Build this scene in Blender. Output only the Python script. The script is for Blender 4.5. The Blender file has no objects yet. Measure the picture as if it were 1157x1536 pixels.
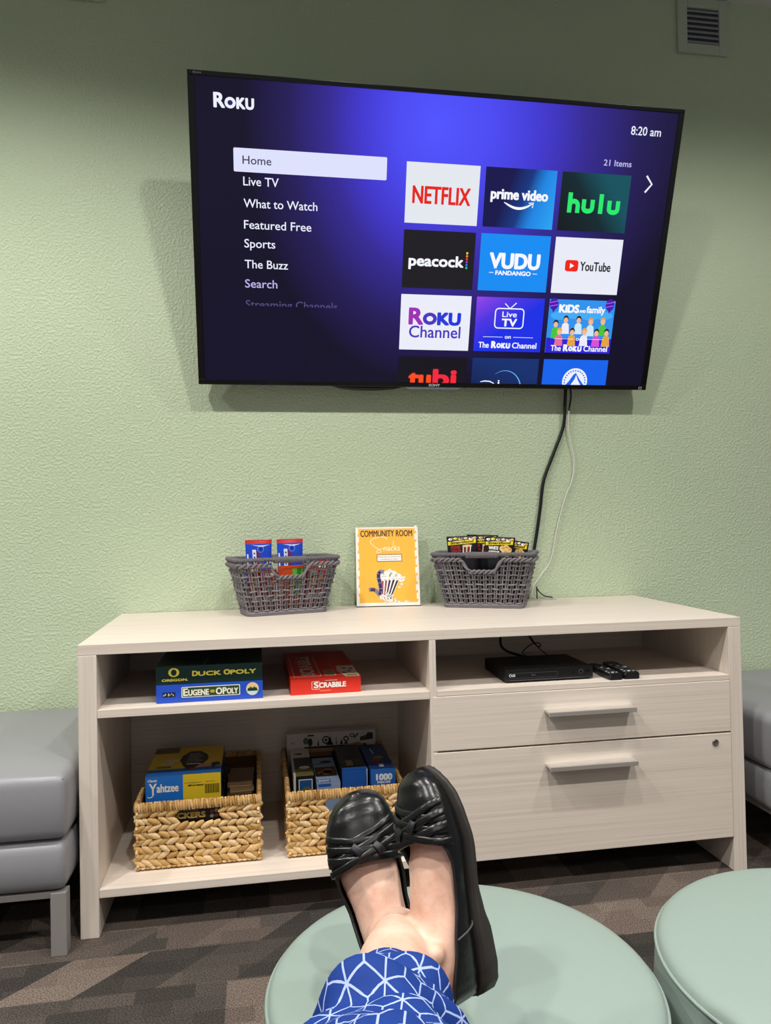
import bpy, bmesh, math, random
from math import sin, cos, pi, sqrt, radians, atan2, hypot
from mathutils import Vector, Matrix, noise

SC = bpy.context.scene
COL = SC.collection
random.seed(7)

# ------------------------------------------------------------------ helpers
def lin(h):
    h = h.lstrip('#')
    out = []
    for i in (0, 2, 4):
        c = int(h[i:i + 2], 16) / 255
        out.append(c / 12.92 if c <= .04045 else ((c + .055) / 1.055) ** 2.4)
    return (*out, 1.0)

_mats = {}
def new_mat(name):
    m = bpy.data.materials.new(name)
    m.use_nodes = True
    nt = m.node_tree
    return m, nt, nt.nodes['Principled BSDF']

def pm(hexcol, rough=.5, spec=.5, metal=0.0, name=None, bump=0, bscale=200, coat=0):
    key = (hexcol, rough, spec, metal, bump, bscale, coat)
    if key in _mats:
        return _mats[key]
    m, nt, b = new_mat(name or 'surface_' + hexcol.lstrip('#'))
    b.inputs['Base Color'].default_value = lin(hexcol)
    b.inputs['Roughness'].default_value = rough
    b.inputs['Specular IOR Level'].default_value = spec
    b.inputs['Metallic'].default_value = metal
    b.inputs['Coat Weight'].default_value = coat
    if bump:
        add_bump(nt, b, bscale, bump)
    _mats[key] = m
    return m

def em(hexcol, strength=1.0):
    key = ('em', hexcol, strength)
    if key in _mats:
        return _mats[key]
    m, nt, b = new_mat('screen_' + hexcol.lstrip('#'))
    b.inputs['Base Color'].default_value = (.004, .004, .004, 1)
    b.inputs['Roughness'].default_value = .3
    b.inputs['Specular IOR Level'].default_value = .15
    b.inputs['Emission Color'].default_value = lin(hexcol)
    b.inputs['Emission Strength'].default_value = strength
    _mats[key] = m
    return m

def node(nt, typ, **kw):
    n = nt.nodes.new(typ)
    for k, v in kw.items():
        if k == 'inp':
            for i, x in v.items():
                n.inputs[i].default_value = x
        else:
            setattr(n, k, v)
    return n

def mth(nt, op, a, b=None, c=None):
    n = nt.nodes.new('ShaderNodeMath')
    n.operation = op
    for i, x in enumerate((a, b, c)):
        if x is None:
            continue
        if isinstance(x, (int, float)):
            n.inputs[i].default_value = x
        else:
            nt.links.new(x, n.inputs[i])
    return n.outputs[0]

def ramp(nt, fac, stops, interp='LINEAR'):
    r = nt.nodes.new('ShaderNodeValToRGB')
    r.color_ramp.interpolation = interp
    els = r.color_ramp.elements
    while len(els) < len(stops):
        els.new(.5)
    for e, (p, c) in zip(els, stops):
        e.position = p
        e.color = lin(c) if isinstance(c, str) else c
    nt.links.new(fac, r.inputs[0])
    return r.outputs[0]

def add_bump(nt, b, scale, strength, dist=.002, detail=3, coord='Object'):
    tc = nt.nodes.new('ShaderNodeTexCoord')
    n = node(nt, 'ShaderNodeTexNoise', inp={'Scale': scale, 'Detail': detail})
    nt.links.new(tc.outputs[coord], n.inputs['Vector'])
    bp = node(nt, 'ShaderNodeBump', inp={'Strength': strength, 'Distance': dist})
    nt.links.new(n.outputs['Fac'], bp.inputs['Height'])
    nt.links.new(bp.outputs['Normal'], b.inputs['Normal'])

def grad_em(name, stops, ang=0.0):
    """screen picture with a colour gradient across its own UV"""
    m, nt, b = new_mat(name)
    b.inputs['Base Color'].default_value = (.004, .004, .004, 1)
    b.inputs['Roughness'].default_value = .3
    b.inputs['Specular IOR Level'].default_value = .15
    b.inputs['Emission Strength'].default_value = 1
    uv = nt.nodes.new('ShaderNodeUVMap')
    s = nt.nodes.new('ShaderNodeSeparateXYZ')
    nt.links.new(uv.outputs[0], s.inputs[0])
    a = mth(nt, 'MULTIPLY', s.outputs[0], cos(ang))
    f = mth(nt, 'MULTIPLY_ADD', s.outputs[1], sin(ang), a)
    nt.links.new(ramp(nt, f, stops), b.inputs['Emission Color'])
    return m

class MB:
    """collects geometry of ONE mesh object"""
    def __init__(self):
        self.v, self.f, self.mi, self.sm, self.uv = [], [], [], [], {}
    def add(self, vs, fs, mi=0, smooth=False, uvs=None):
        b = len(self.v)
        self.v.extend(tuple(p) for p in vs)
        for k, f in enumerate(fs):
            if uvs is not None:
                self.uv[len(self.f)] = [uvs[i] for i in f]
            self.f.append([b + i for i in f])
            self.mi.append(mi(k) if callable(mi) else mi)
            self.sm.append(smooth)
    def box(self, x0, x1, y0, y1, z0, z1, mi=0):
        vs = [(x, y, z) for z in (z0, z1) for y in (y0, y1) for x in (x0, x1)]
        self.add(vs, [(0, 2, 3, 1), (4, 5, 7, 6), (0, 1, 5, 4), (2, 6, 7, 3), (0, 4, 6, 2), (1, 3, 7, 5)], mi)
    def hexa(self, vs, mi=0):
        """eight corners ordered like box()"""
        self.add(vs, [(0, 2, 3, 1), (4, 5, 7, 6), (0, 1, 5, 4), (2, 6, 7, 3), (0, 4, 6, 2), (1, 3, 7, 5)], mi)
    def loft(self, rings, closed=True, cap=True, mi=0, smooth=True, uvs=None):
        n = len(rings[0])
        vs = [p for r in rings for p in r]
        fs = []
        for i in range(len(rings) - 1):
            for j in range(n if closed else n - 1):
                k = (j + 1) % n
                fs.append((i * n + j, i * n + k, (i + 1) * n + k, (i + 1) * n + j))
        self.add(vs, fs, mi, smooth, uvs)
        if cap and closed:
            self.add(rings[0], [tuple(range(n))[::-1]], 0 if callable(mi) else mi, False)
            self.add(rings[-1], [tuple(range(n))], 0 if callable(mi) else mi, False)
    def tube(self, pts, r, n=8, closed=False, mi=0, flat=1.0):
        pts = [Vector(p) for p in pts]
        m = len(pts)
        rr = r if isinstance(r, (list, tuple)) else [r] * m
        rings = []
        up = None
        for i, p in enumerate(pts):
            a = pts[i - 1] if (i > 0 or closed) else p
            c = pts[(i + 1) % m] if (i < m - 1 or closed) else p
            t = (c - a)
            if t.length < 1e-9:
                t = Vector((0, 0, 1))
            t.normalize()
            if up is None:
                up = Vector((0, 0, 1)) if abs(t.z) < .9 else Vector((0, 1, 0))
            s = t.cross(up)
            if s.length < 1e-6:
                s = t.cross(Vector((1, 0, 0)))
            s.normalize()
            up = s.cross(t).normalized()
            rings.append([p + s * (cos(2 * pi * k / n) * rr[i]) + up * (sin(2 * pi * k / n) * rr[i] * flat) for k in range(n)])
        if closed:
            rings.append(rings[0])
        self.loft(rings, True, not closed, mi, True)
    def lathe(self, prof, n=64, c=(0, 0, 0), mi=0, smooth=True):
        rings = [[(c[0] + r * cos(2 * pi * k / n), c[1] + r * sin(2 * pi * k / n), c[2] + z) for k in range(n)] for r, z in prof]
        self.loft(rings, True, False, mi, smooth)
    def lump(self, c, axis, nrm, L, W, T, mi=0, n=6, rings=5):
        c, a, nn = Vector(c), Vector(axis).normalized(), Vector(nrm).normalized()
        s = a.cross(nn).normalized()
        rg = []
        for i in range(rings):
            t = -1 + 2 * (i + .5) / rings
            q = (1 - abs(t) ** 2.2) ** .6
            rg.append([c + a * (t * L / 2) + s * (cos(2 * pi * k / n) * W / 2 * q) + nn * (sin(2 * pi * k / n) * T / 2 * q) for k in range(n)])
        self.loft(rg, True, True, mi, True)
    def xform(self, M):
        self.v = [tuple(M @ Vector(p)) for p in self.v]
        return self
    def build(self, name, mats, parent=None, bevel=0, seg=2, world=False, loc=None, subsurf=0, merge=False, solid=0):
        me = bpy.data.meshes.new(name)
        vs = self.v
        if world and parent is not None:
            M = Matrix.Identity(4); q = parent
            while q is not None:
                M = q.matrix_basis @ M; q = q.parent
            inv = M.inverted()
            vs = [tuple(inv @ Vector(p)) for p in vs]
        me.from_pydata(vs, [], self.f)
        for m in (mats if isinstance(mats, (list, tuple)) else [mats]):
            me.materials.append(m)
        me.polygons.foreach_set('material_index', self.mi)
        me.polygons.foreach_set('use_smooth', self.sm)
        if self.uv:
            ul = me.uv_layers.new(name='UVMap')
            for fi, us in self.uv.items():
                p = me.polygons[fi]
                for li, u in zip(p.loop_indices, us):
                    ul.data[li].uv = u
        if merge:
            bm = bmesh.new(); bm.from_mesh(me)
            bmesh.ops.remove_doubles(bm, verts=bm.verts, dist=1e-5)
            bmesh.ops.recalc_face_normals(bm, faces=bm.faces)
            bm.to_mesh(me); bm.free()
        me.update()
        o = bpy.data.objects.new(name, me)
        COL.objects.link(o)
        if parent is not None:
            o.parent = parent
        if loc is not None:
            o.location = loc
        if solid:
            md = o.modifiers.new('thickness', 'SOLIDIFY'); md.thickness = solid; md.offset = -1
        if bevel:
            md = o.modifiers.new('edge', 'BEVEL')
            md.width = bevel; md.segments = seg; md.limit_method = 'ANGLE'; md.angle_limit = radians(40)
        if subsurf:
            md = o.modifiers.new('smooth', 'SUBSURF'); md.levels = subsurf; md.render_levels = subsurf
        return o

def tag(o, label=None, cat=None, group=None, kind=None):
    if label: o['label'] = label
    if cat: o['category'] = cat
    if group: o['group'] = group
    if kind: o['kind'] = kind
    return o

def thing(name, label, cat, loc=(0, 0, 0), rz=0.0, group=None):
    o = bpy.data.objects.new(name, None)
    COL.objects.link(o)
    o.empty_display_size = .05
    o.location = loc
    o.rotation_euler = (0, 0, rz)
    o.matrix_basis = Matrix.Translation(loc) @ Matrix.Rotation(rz, 4, 'Z')
    return tag(o, label, cat, group)

def smooth01(t):
    t = max(0.0, min(1.0, t))
    return t * t * (3 - 2 * t)

def interp(tab, x):
    if x <= tab[0][0]: return tab[0][1]
    for (a, va), (b, vb) in zip(tab, tab[1:]):
        if x <= b:
            t = (x - a) / (b - a)
            t = t * t * (3 - 2 * t) * .5 + t * .5
            return va + (vb - va) * t
    return tab[-1][1]

def cat_pts(pts, n=8):
    """Catmull-Rom through the points"""
    P = [Vector(p) for p in pts]
    P = [2 * P[0] - P[1]] + P + [2 * P[-1] - P[-2]]
    out = []
    for i in range(1, len(P) - 2):
        for k in range(n):
            t = k / n
            a, b, c, d = P[i - 1], P[i], P[i + 1], P[i + 2]
            out.append(.5 * ((2 * b) + (c - a) * t + (2 * a - 5 * b + 4 * c - d) * t * t + (3 * b - a - 3 * c + d) * t ** 3))
    out.append(P[-2])
    return out

# ---- lettering
_tc = {}
def text_tris(body):
    if body in _tc:
        return _tc[body]
    cu = bpy.data.curves.new('lettering', 'FONT')
    cu.body = body; cu.size = 1; cu.resolution_u = 3
    ob = bpy.data.objects.new('lettering', cu)
    COL.objects.link(ob)
    dg = bpy.context.evaluated_depsgraph_get()
    me = bpy.data.meshes.new_from_object(ob.evaluated_get(dg))
    me.calc_loop_triangles()
    vs = [(v.co.x, v.co.y) for v in me.vertices]
    ts = [tuple(t.vertices) for t in me.loop_triangles]
    bpy.data.objects.remove(ob); bpy.data.curves.remove(cu); bpy.data.meshes.remove(me)
    _tc[body] = (vs, ts)
    return vs, ts
_H = text_tris('H')
CAP = max(v[1] for v in _H[0])

def clip_poly(poly, vmin):
    out = []
    for i, p in enumerate(poly):
        q = poly[(i + 1) % len(poly)]
        if p[1] >= vmin: out.append(p)
        if (p[1] >= vmin) != (q[1] >= vmin):
            t = (vmin - p[1]) / (q[1] - p[1])
            out.append((p[0] + (q[0] - p[0]) * t, vmin))
    return out

class Art:
    """flat print drawn through a map (u, v, lift) -> point, into an MB"""
    def __init__(self, mb, fn, step=.0004, vmin=None, sub=0):
        self.mb, self.fn, self.step, self.vmin, self.sub = mb, fn, step, vmin, sub
    def poly(self, pts, mi, layer=1, uvs=None):
        if self.sub and len(pts) == 4:                    # follow a curved surface
            n = self.sub
            (a, b, c, d) = pts
            g = [[tuple((a[i] * (1 - x) + b[i] * x) * (1 - y) + (d[i] * (1 - x) + c[i] * x) * y for i in (0, 1)) for x in [k / n for k in range(n + 1)]] for y in [k / n for k in range(n + 1)]]
            vs = [self.fn(u, v, layer * self.step) for r in g for u, v in r]
            self.mb.add(vs, [(j * (n + 1) + i, j * (n + 1) + i + 1, (j + 1) * (n + 1) + i + 1, (j + 1) * (n + 1) + i) for j in range(n) for i in range(n)], mi, True)
            return
        if self.vmin is not None:
            pts = clip_poly(pts, self.vmin)
            if len(pts) < 3: return
        if uvs is None:
            us = [p[0] for p in pts]; vv = [p[1] for p in pts]
            a, b, c, d = min(us), max(us), min(vv), max(vv)
            uvs = [((p[0] - a) / max(1e-9, b - a), (p[1] - c) / max(1e-9, d - c)) for p in pts]
        self.mb.add([self.fn(u, v, layer * self.step) for u, v in pts], [tuple(range(len(pts)))], mi, False, uvs)
    def rect(self, u0, v0, u1, v1, mi, layer=1):
        self.poly([(u0, v0), (u1, v0), (u1, v1), (u0, v1)], mi, layer)
    def disc(self, cu, cv, ru, rv, mi, layer=1, n=24, a0=0, a1=2 * pi, rot=0):
        pts = []
        full = abs(a1 - a0) > 6.28
        for k in range(n if full else n + 1):
            a = a0 + (a1 - a0) * k / n
            x, y = ru * cos(a), rv * sin(a)
            pts.append((cu + x * cos(rot) - y * sin(rot), cv + x * sin(rot) + y * cos(rot)))
        self.poly(pts, mi, layer)
    def stroke(self, pts, w, mi, layer=1, closed=False):
        n = len(pts)
        L, R = [], []
        for i, p in enumerate(pts):
            a = pts[i - 1] if (i > 0 or closed) else p
            b = pts[(i + 1) % n] if (i < n - 1 or closed) else p
            dx, dy = b[0] - a[0], b[1] - a[1]
            l = hypot(dx, dy) or 1
            ww = w[i] if isinstance(w, (list, tuple)) else w
            L.append((p[0] - dy / l * ww / 2, p[1] + dx / l * ww / 2))
            R.append((p[0] + dy / l * ww / 2, p[1] - dx / l * ww / 2))
        for i in range(n if closed else n - 1):
            j = (i + 1) % n
            self.poly([R[i], R[j], L[j], L[i]], mi, layer)
    def rr(self, u0, v0, u1, v1, r, n=5):
        pts = []
        for cx, cy, a in ((u1 - r, v1 - r, 0), (u0 + r, v1 - r, pi / 2), (u0 + r, v0 + r, pi), (u1 - r, v0 + r, 1.5 * pi)):
            pts += [(cx + r * cos(a + pi / 2 * k / n), cy + r * sin(a + pi / 2 * k / n)) for k in range(n + 1)]
        return pts
    def rrect(self, u0, v0, u1, v1, r, mi, layer=1):
        self.poly(self.rr(u0, v0, u1, v1, r), mi, layer)
    def rframe(self, u0, v0, u1, v1, r, w, mi, layer=1):
        self.stroke(self.rr(u0, v0, u1, v1, r), w, mi, layer, True)
    def text(self, body, u0, v0, u1, cap, mi, layer=2, bold=0.0, shear=0.0, grow=None):
        vs, ts = text_tris(body)
        x0, x1 = min(v[0] for v in vs), max(v[0] for v in vs)
        sx = (u1 - u0) / (x1 - x0); sy = cap / CAP
        offs = [(0, 0)]
        if bold:
            offs = [(bold * cos(a), bold * sin(a)) for a in (pi / 4, 3 * pi / 4, 5 * pi / 4, 7 * pi / 4, 0, pi)]
        for k, (ox, oy) in enumerate(offs):
            P = []
            for x, y in vs:
                u = u0 + (x - x0) * sx + ox
                v = v0 + y * sy + oy
                P.append((u + shear * (v - v0), v))
            if self.vmin is None:
                self.mb.add([self.fn(u, v, (layer + k * .05) * self.step) for u, v in P], [t if self._ccw(P, t) else t[::-1] for t in ts], mi, False, [(0, 0)] * len(P))
            else:
                for t in ts:
                    tt = [P[i] for i in t]
                    if min(p[1] for p in tt) >= self.vmin:
                        self.mb.add([self.fn(u, v, (layer + k * .05) * self.step) for u, v in tt], [(0, 1, 2)], mi)
                    else:
                        self.poly(tt, mi, layer + k * .05)
    @staticmethod
    def _ccw(P, t):
        (a, b), (c, d), (e, f) = (P[i] for i in t)
        return (c - a) * (f - b) - (d - b) * (e - a) > 0

def plane_map(O, U, V, N):
    O, U, V, N = Vector(O), Vector(U), Vector(V), Vector(N)
    return lambda u, v, l: O + U * u + V * v + N * l

def rbox(mb, x0, x1, y0, y1, z0, z1, r, n=4, m=10, disp=None, mi=0):
    """rounded upholstered block with dense faces, each point may be displaced"""
    def axis(a, b):
        e = [r * (1 - cos(pi / 2 * k / n)) for k in range(n)]
        return [a + t for t in e] + [a + r + (b - a - 2 * r) * k / m for k in range(m + 1)] + [b - t for t in e[::-1]]
    X, Y, Z = axis(x0, x1), axis(y0, y1), axis(z0, z1)
    lo, hi = Vector((x0 + r, y0 + r, z0 + r)), Vector((x1 - r, y1 - r, z1 - r))
    def fix(p):
        c = Vector([min(max(p[i], lo[i]), hi[i]) for i in range(3)])
        d = p - c
        # push onto the rounded shell
        mx = max(abs(d.x), abs(d.y), abs(d.z))
        if mx > 1e-9 and d.length > 1e-9:
            q = c + d.normalized() * r
        else:
            q = p
        return disp(q) if disp else q
    def patch(A, B, fn, flip):
        na, nb = len(A), len(B)
        vs = [fix(Vector(fn(a, b))) for a in A for b in B]
        fs = []
        for i in range(na - 1):
            for j in range(nb - 1):
                f = (i * nb + j, (i + 1) * nb + j, (i + 1) * nb + j + 1, i * nb + j + 1)
                fs.append(f[::-1] if flip else f)
        mb.add(vs, fs, mi, True)
    patch(X, Y, lambda a, b: (a, b, z1), False); patch(X, Y, lambda a, b: (a, b, z0), True)
    patch(X, Z, lambda a, b: (a, y0, b), False); patch(X, Z, lambda a, b: (a, y1, b), True)
    patch(Y, Z, lambda a, b: (x0, a, b), True); patch(Y, Z, lambda a, b: (x1, a, b), False)

# ------------------------------------------------------------------ camera (measured from the photograph's perspective)
F_PX = 1132.77
cam_d = bpy.data.cameras.new('camera')
cam_d.sensor_fit = 'HORIZONTAL'; cam_d.sensor_width = 36; cam_d.lens = F_PX / 1157 * 36
cam_d.clip_start = .02
cam = bpy.data.objects.new('camera', cam_d)
COL.objects.link(cam)
yaw, pitch, roll = .1691998, .0057298, -.0163132
fw = Vector((sin(yaw) * cos(pitch), cos(yaw) * cos(pitch), sin(pitch)))
rt = Vector((cos(yaw), -sin(yaw), 0))
up = rt.cross(fw)
r2 = cos(roll) * rt + sin(roll) * up
u2 = -sin(roll) * rt + cos(roll) * up
CAM = Vector((.45331, -2.66704, 1.05395))
mw = Matrix((r2, u2, -fw)).transposed().to_4x4()
mw.translation = CAM
cam.matrix_world = mw
SC.camera = cam

# ------------------------------------------------------------------ materials
def wall_paint():
    m, nt, b = new_mat('green_orange_peel_paint')
    tc = nt.nodes.new('ShaderNodeTexCoord')
    n1 = node(nt, 'ShaderNodeTexNoise', inp={'Scale': 1.3, 'Detail': 2})
    nt.links.new(tc.outputs['Object'], n1.inputs['Vector'])
    nt.links.new(ramp(nt, n1.outputs['Fac'], [(.3, WALL_A), (.7, WALL_B)]), b.inputs['Base Color'])
    b.inputs['Roughness'].default_value = .5
    b.inputs['Specular IOR Level'].default_value = .35
    n = node(nt, 'ShaderNodeTexNoise', inp={'Scale': 120, 'Detail': 2, 'Roughness': .45})
    nt.links.new(tc.outputs['Object'], n.inputs['Vector'])
    r = ramp(nt, n.outputs['Fac'], [(.42, (0, 0, 0, 1)), (.68, (1, 1, 1, 1))])
    bp = node(nt, 'ShaderNodeBump', inp={'Strength': .38, 'Distance': .004})
    nt.links.new(r, bp.inputs['Height'])
    nt.links.new(bp.outputs['Normal'], b.inputs['Normal'])
    return m
WALL_A, WALL_B = '#bbcaab', '#c1cfb1'

def laminate(name, scale):
    m, nt, b = new_mat(name)
    tc = nt.nodes.new('ShaderNodeTexCoord')
    mp = node(nt, 'ShaderNodeMapping'); mp.inputs['Scale'].default_value = scale
    nt.links.new(tc.outputs['Object'], mp.inputs['Vector'])
    n = node(nt, 'ShaderNodeTexNoise', inp={'Scale': 1, 'Detail': 5, 'Roughness': .65})
    nt.links.new(mp.outputs[0], n.inputs['Vector'])
    nt.links.new(ramp(nt, n.outputs['Fac'], [(.25, '#cabcae'), (.45, '#d9cdc0'), (.6, '#dfd4c8'), (.8, '#e6ddd2')]), b.inputs['Base Color'])
    b.inputs['Roughness'].default_value = .42
    b.inputs['Specular IOR Level'].default_value = .4
    return m
WOOD_H = laminate('pale_wood_laminate', (1.3, 110, 170))
WOOD_V = laminate('pale_wood_laminate_upright', (170, 110, 1.3))

def carpet():
    m, nt, b = new_mat('patchwork_carpet')
    tc = nt.nodes.new('ShaderNodeTexCoord')
    s = nt.nodes.new('ShaderNodeSeparateXYZ')
    nt.links.new(tc.outputs['Object'], s.inputs[0])
    X, Y = s.outputs[0], s.outputs[1]
    def cells(wx, wy, ox, oy, slant, seed):
        ry = mth(nt, 'DIVIDE', mth(nt, 'ADD', Y, oy), wy)
        row = mth(nt, 'FLOOR', ry)
        fy = mth(nt, 'FRACT', ry)
        wn = node(nt, 'ShaderNodeTexWhiteNoise', noise_dimensions='1D')
        nt.links.new(mth(nt, 'ADD', row, seed), wn.inputs['W'])
        par = mth(nt, 'GREATER_THAN', wn.outputs['Value'], .55)      # some rows have slanted patch ends
        sl = mth(nt, 'MULTIPLY', mth(nt, 'MULTIPLY', fy, par), slant)
        rx = mth(nt, 'DIVIDE', mth(nt, 'ADD', mth(nt, 'SUBTRACT', X, sl), mth(nt, 'MULTIPLY_ADD', wn.outputs['Value'], .7, ox)), wx)
        cx = mth(nt, 'FLOOR', rx)
        cb = nt.nodes.new('ShaderNodeCombineXYZ')
        nt.links.new(cx, cb.inputs[0]); nt.links.new(row, cb.inputs[1]); cb.inputs[2].default_value = seed
        w2 = node(nt, 'ShaderNodeTexWhiteNoise', noise_dimensions='3D')
        nt.links.new(cb.outputs[0], w2.inputs['Vector'])
        return w2.outputs['Value']
    a = cells(.175, .155, .05, .745, .15, 3.0)
    c = cells(.13, .052, .02, .01, .0, 11.0)
    mix = mth(nt, 'MULTIPLY_ADD', a, .72, mth(nt, 'MULTIPLY', c, .28))
    col = ramp(nt, mix, [(.05, '#383532'), (.28, '#433f3b'), (.42, '#544d48'), (.58, '#60554e'), (.72, '#6d6159'), (.88, '#786c63')], 'LINEAR')
    n = node(nt, 'ShaderNodeTexNoise', inp={'Scale': 300, 'Detail': 3, 'Roughness': .7})
    nt.links.new(tc.outputs['Object'], n.inputs['Vector'])
    fl = ramp(nt, n.outputs['Fac'], [(.34, (.25, .25, .25, 1)), (.68, (1.85, 1.85, 1.85, 1))])
    mx = node(nt, 'ShaderNodeMix', data_type='RGBA', blend_type='MULTIPLY')
    mx.inputs[0].default_value = 1
    nt.links.new(col, mx.inputs[6]); nt.links.new(fl, mx.inputs[7])
    nt.links.new(mx.outputs[2], b.inputs['Base Color'])
    b.inputs['Roughness'].default_value = .95
    b.inputs['Specular IOR Level'].default_value = .1
    bp = node(nt, 'ShaderNodeBump', inp={'Strength': .8, 'Distance': .004})
    nt.links.new(n.outputs['Fac'], bp.inputs['Height'])
    nt.links.new(bp.outputs['Normal'], b.inputs['Normal'])
    return m

def vinyl(name, hexcol, rough=.42):
    m, nt, b = new_mat(name)
    b.inputs['Base Color'].default_value = lin(hexcol)
    b.inputs['Roughness'].default_value = rough
    b.inputs['Specular IOR Level'].default_value = .45
    tc = nt.nodes.new('ShaderNodeTexCoord')
    n = node(nt, 'ShaderNodeTexNoise', inp={'Scale': 420, 'Detail': 2})
    n2 = node(nt, 'ShaderNodeTexNoise', inp={'Scale': 9, 'Detail': 2})
    for q in (n, n2): nt.links.new(tc.outputs['Object'], q.inputs['Vector'])
    h = mth(nt, 'MULTIPLY_ADD', n2.outputs['Fac'], 6.0, n.outputs['Fac'])
    bp = node(nt, 'ShaderNodeBump', inp={'Strength': .12, 'Distance': .002})
    nt.links.new(h, bp.inputs['Height'])
    nt.links.new(bp.outputs['Normal'], b.inputs['Normal'])
    return m

def per_island(name, stops, rough=.6, bump=0, bscale=300, stretch=None):
    m, nt, b = new_mat(name)
    g = nt.nodes.new('ShaderNodeNewGeometry')
    tc = nt.nodes.new('ShaderNodeTexCoord')
    n = node(nt, 'ShaderNodeTexNoise', inp={'Scale': bscale, 'Detail': 3})
    nt.links.new(tc.outputs['Object'], n.inputs['Vector'])
    f = mth(nt, 'MULTIPLY_ADD', n.outputs['Fac'], .5, mth(nt, 'MULTIPLY', g.outputs['Random Per Island'], .55))
    nt.links.new(ramp(nt, f, stops), b.inputs['Base Color'])
    b.inputs['Roughness'].default_value = rough
    b.inputs['Specular IOR Level'].default_value = .3
    if bump:
        bp = node(nt, 'ShaderNodeBump', inp={'Strength': bump, 'Distance': .002})
        nt.links.new(n.outputs['Fac'], bp.inputs['Height'])
        nt.links.new(bp.outputs['Normal'], b.inputs['Normal'])
    return m

PLASTIC_BLACK = pm('#101012', .35, .4, name='black_plastic')
METAL = pm('#dedad5', .38, .5, .8, name='brushed_metal')
CABLE_BLACK = pm('#0d0d0f', .45, .4, name='black_cable_rubber')

# ------------------------------------------------------------------ the room
def slab(name, mat, *b):
    mb = MB(); mb.box(*b)
    return tag(mb.build(name, mat), kind='structure')
H_CEIL = 3.04
slab('floor', carpet(), -3.2, 5.2, -6.2, .1, -.08, 0)
slab('wall_back', wall_paint(), -3.2, 5.2, 0, .12, 0, H_CEIL + .2)
slab('ceiling', pm('#d8d8d4', .8, .2, name='white_ceiling', bump=.3, bscale=120), -3.2, 5.2, -6.2, 0, H_CEIL, H_CEIL + .1)
slab('shade_strip_back', pm('#151413', .5, .3, name='shade_strip_black'), -3.2, 5.2, -.008, 0, 0, .10)  # black strip added along the wall foot to darken the space under the console

# ------------------------------------------------------------------ light: recessed downlights in the ceiling plus one added at far left, soft light of the rest of the room
def downlight(x, y, watts, size=122, rad=.05, blend=.35):
    l = bpy.data.lights.new('downlight', 'SPOT')
    l.energy = watts; l.spot_size = radians(size); l.spot_blend = blend; l.shadow_soft_size = rad
    l.color = (1.0, .965, .92)
    o = bpy.data.objects.new('downlight', l)
    COL.objects.link(o)
    o.location = (x, y, H_CEIL - .01)
for x, e in ((-1.95, 185), (-.55, 148), (.85, 88), (2.2, 100)):  # leftmost lamp is added, to brighten the upper left wall
    downlight(x, -1.45, e, 168 if x < -1 else 150, .05, .7 if x < -1 else .55)
for x in (-.6, .8, 2.2):
    downlight(x, -2.6, 130, 120, .06, .45)
    downlight(x, -4.6, 120, 122, .06, .45)
w = bpy.data.worlds.new('world'); SC.world = w; w.use_nodes = True
w.node_tree.nodes['Background'].inputs[0].default_value = (.95, .97, 1.0, 1)
w.node_tree.nodes['Background'].inputs[1].default_value = .22
SC.view_settings.view_transform = 'Standard'
SC.view_settings.look = 'None'
SC.view_settings.exposure = 0.07
SC.view_settings.gamma = 1.0
SC.view_settings.use_curve_mapping = False

# ------------------------------------------------------------------ air vents
def air_vent(label, x0, x1, z0, z1):
    t = thing('air_vent', label, 'vent', ((x0 + x1) / 2, 0, z0), 0, 'air vents high on the green wall')
    paint = pm('#b7c3ae', .5, .3, name='painted_vent_plate')
    gx0, gx1, gz0, gz1 = x0 + .04, x1 - .038, z0 + .037, z1 - .037
    f = MB()
    for b in ((x0, gx0, z0, z1), (gx1, x1, z0, z1), (gx0, gx1, z0, gz0), (gx0, gx1, gz1, z1)):
        f.box(b[0], b[1], -.012, -.0005, b[2], b[3])
    f.build('frame', paint, t, bevel=.002, world=True)
    k = MB(); k.box(gx0, gx1, -.003, -.001, gz0, gz1)
    k.build('duct_opening', pm('#55575a', .7, .2), t, world=True)
    n = 7
    s = MB()
    for i in range(n):
        z = gz0 + (gz1 - gz0) * (i + .5) / n
        h = (gz1 - gz0) / n
        s.hexa([(gx0, -.012, z - h * .45), (gx1, -.012, z - h * .45), (gx0, -.009, z - h * .40), (gx1, -.009, z - h * .40),
                (gx0, -.005, z + h * .22), (gx1, -.005, z + h * .22), (gx0, -.003, z + h * .25), (gx1, -.003, z + h * .25)])
    s.build('louver', pm('#a4a8ac', .4, .5, name='grey_louver_metal'), t, world=True)
    return t
air_vent('square louvered air vent on the green wall above the top corner of the television', 2.078, 2.291, 2.822, 3.036)
air_vent('air vent cut off by the ceiling edge, only its lower rim showing', -.245, -.031, 2.807, 3.021)

# ------------------------------------------------------------------ television on a tilting wall mount
TO, TU = Vector((.26861, -.075, 1.50542)), Vector((1, 0, 0))
TV_ = Vector((0, -.31361629, .9495498)); TN = TU.cross(TV_)
TW, TH = 1.61386, .93426
tv = thing('television', 'large black flat screen television tilted down from the green wall, showing a purple streaming menu', 'television', (1.0755, -.06, 1.50))
tmap = plane_map(TO, TU, TV_, TN)
def tbox(mb, u0, u1, v0, v1, w0, w1, mi=0):
    mb.hexa([tmap(u, v, w) for w in (w0, w1) for v in (v0, v1) for u in (u0, u1)], mi)
BL, BT, BB = .021, .014, .016
gloss = pm('#0a0a0b', .18, .5, name='black_gloss_bezel')
bz = MB()
tbox(bz, 0, TW, 0, BB, -.03, 0); tbox(bz, 0, TW, TH - BT, TH, -.03, 0)
tbox(bz, 0, BL, BB, TH - BT, -.03, 0); tbox(bz, TW - BL, TW, BB, TH - BT, -.03, 0)
bezel = bz.build('bezel', gloss, tv, bevel=.002, world=True)
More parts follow.
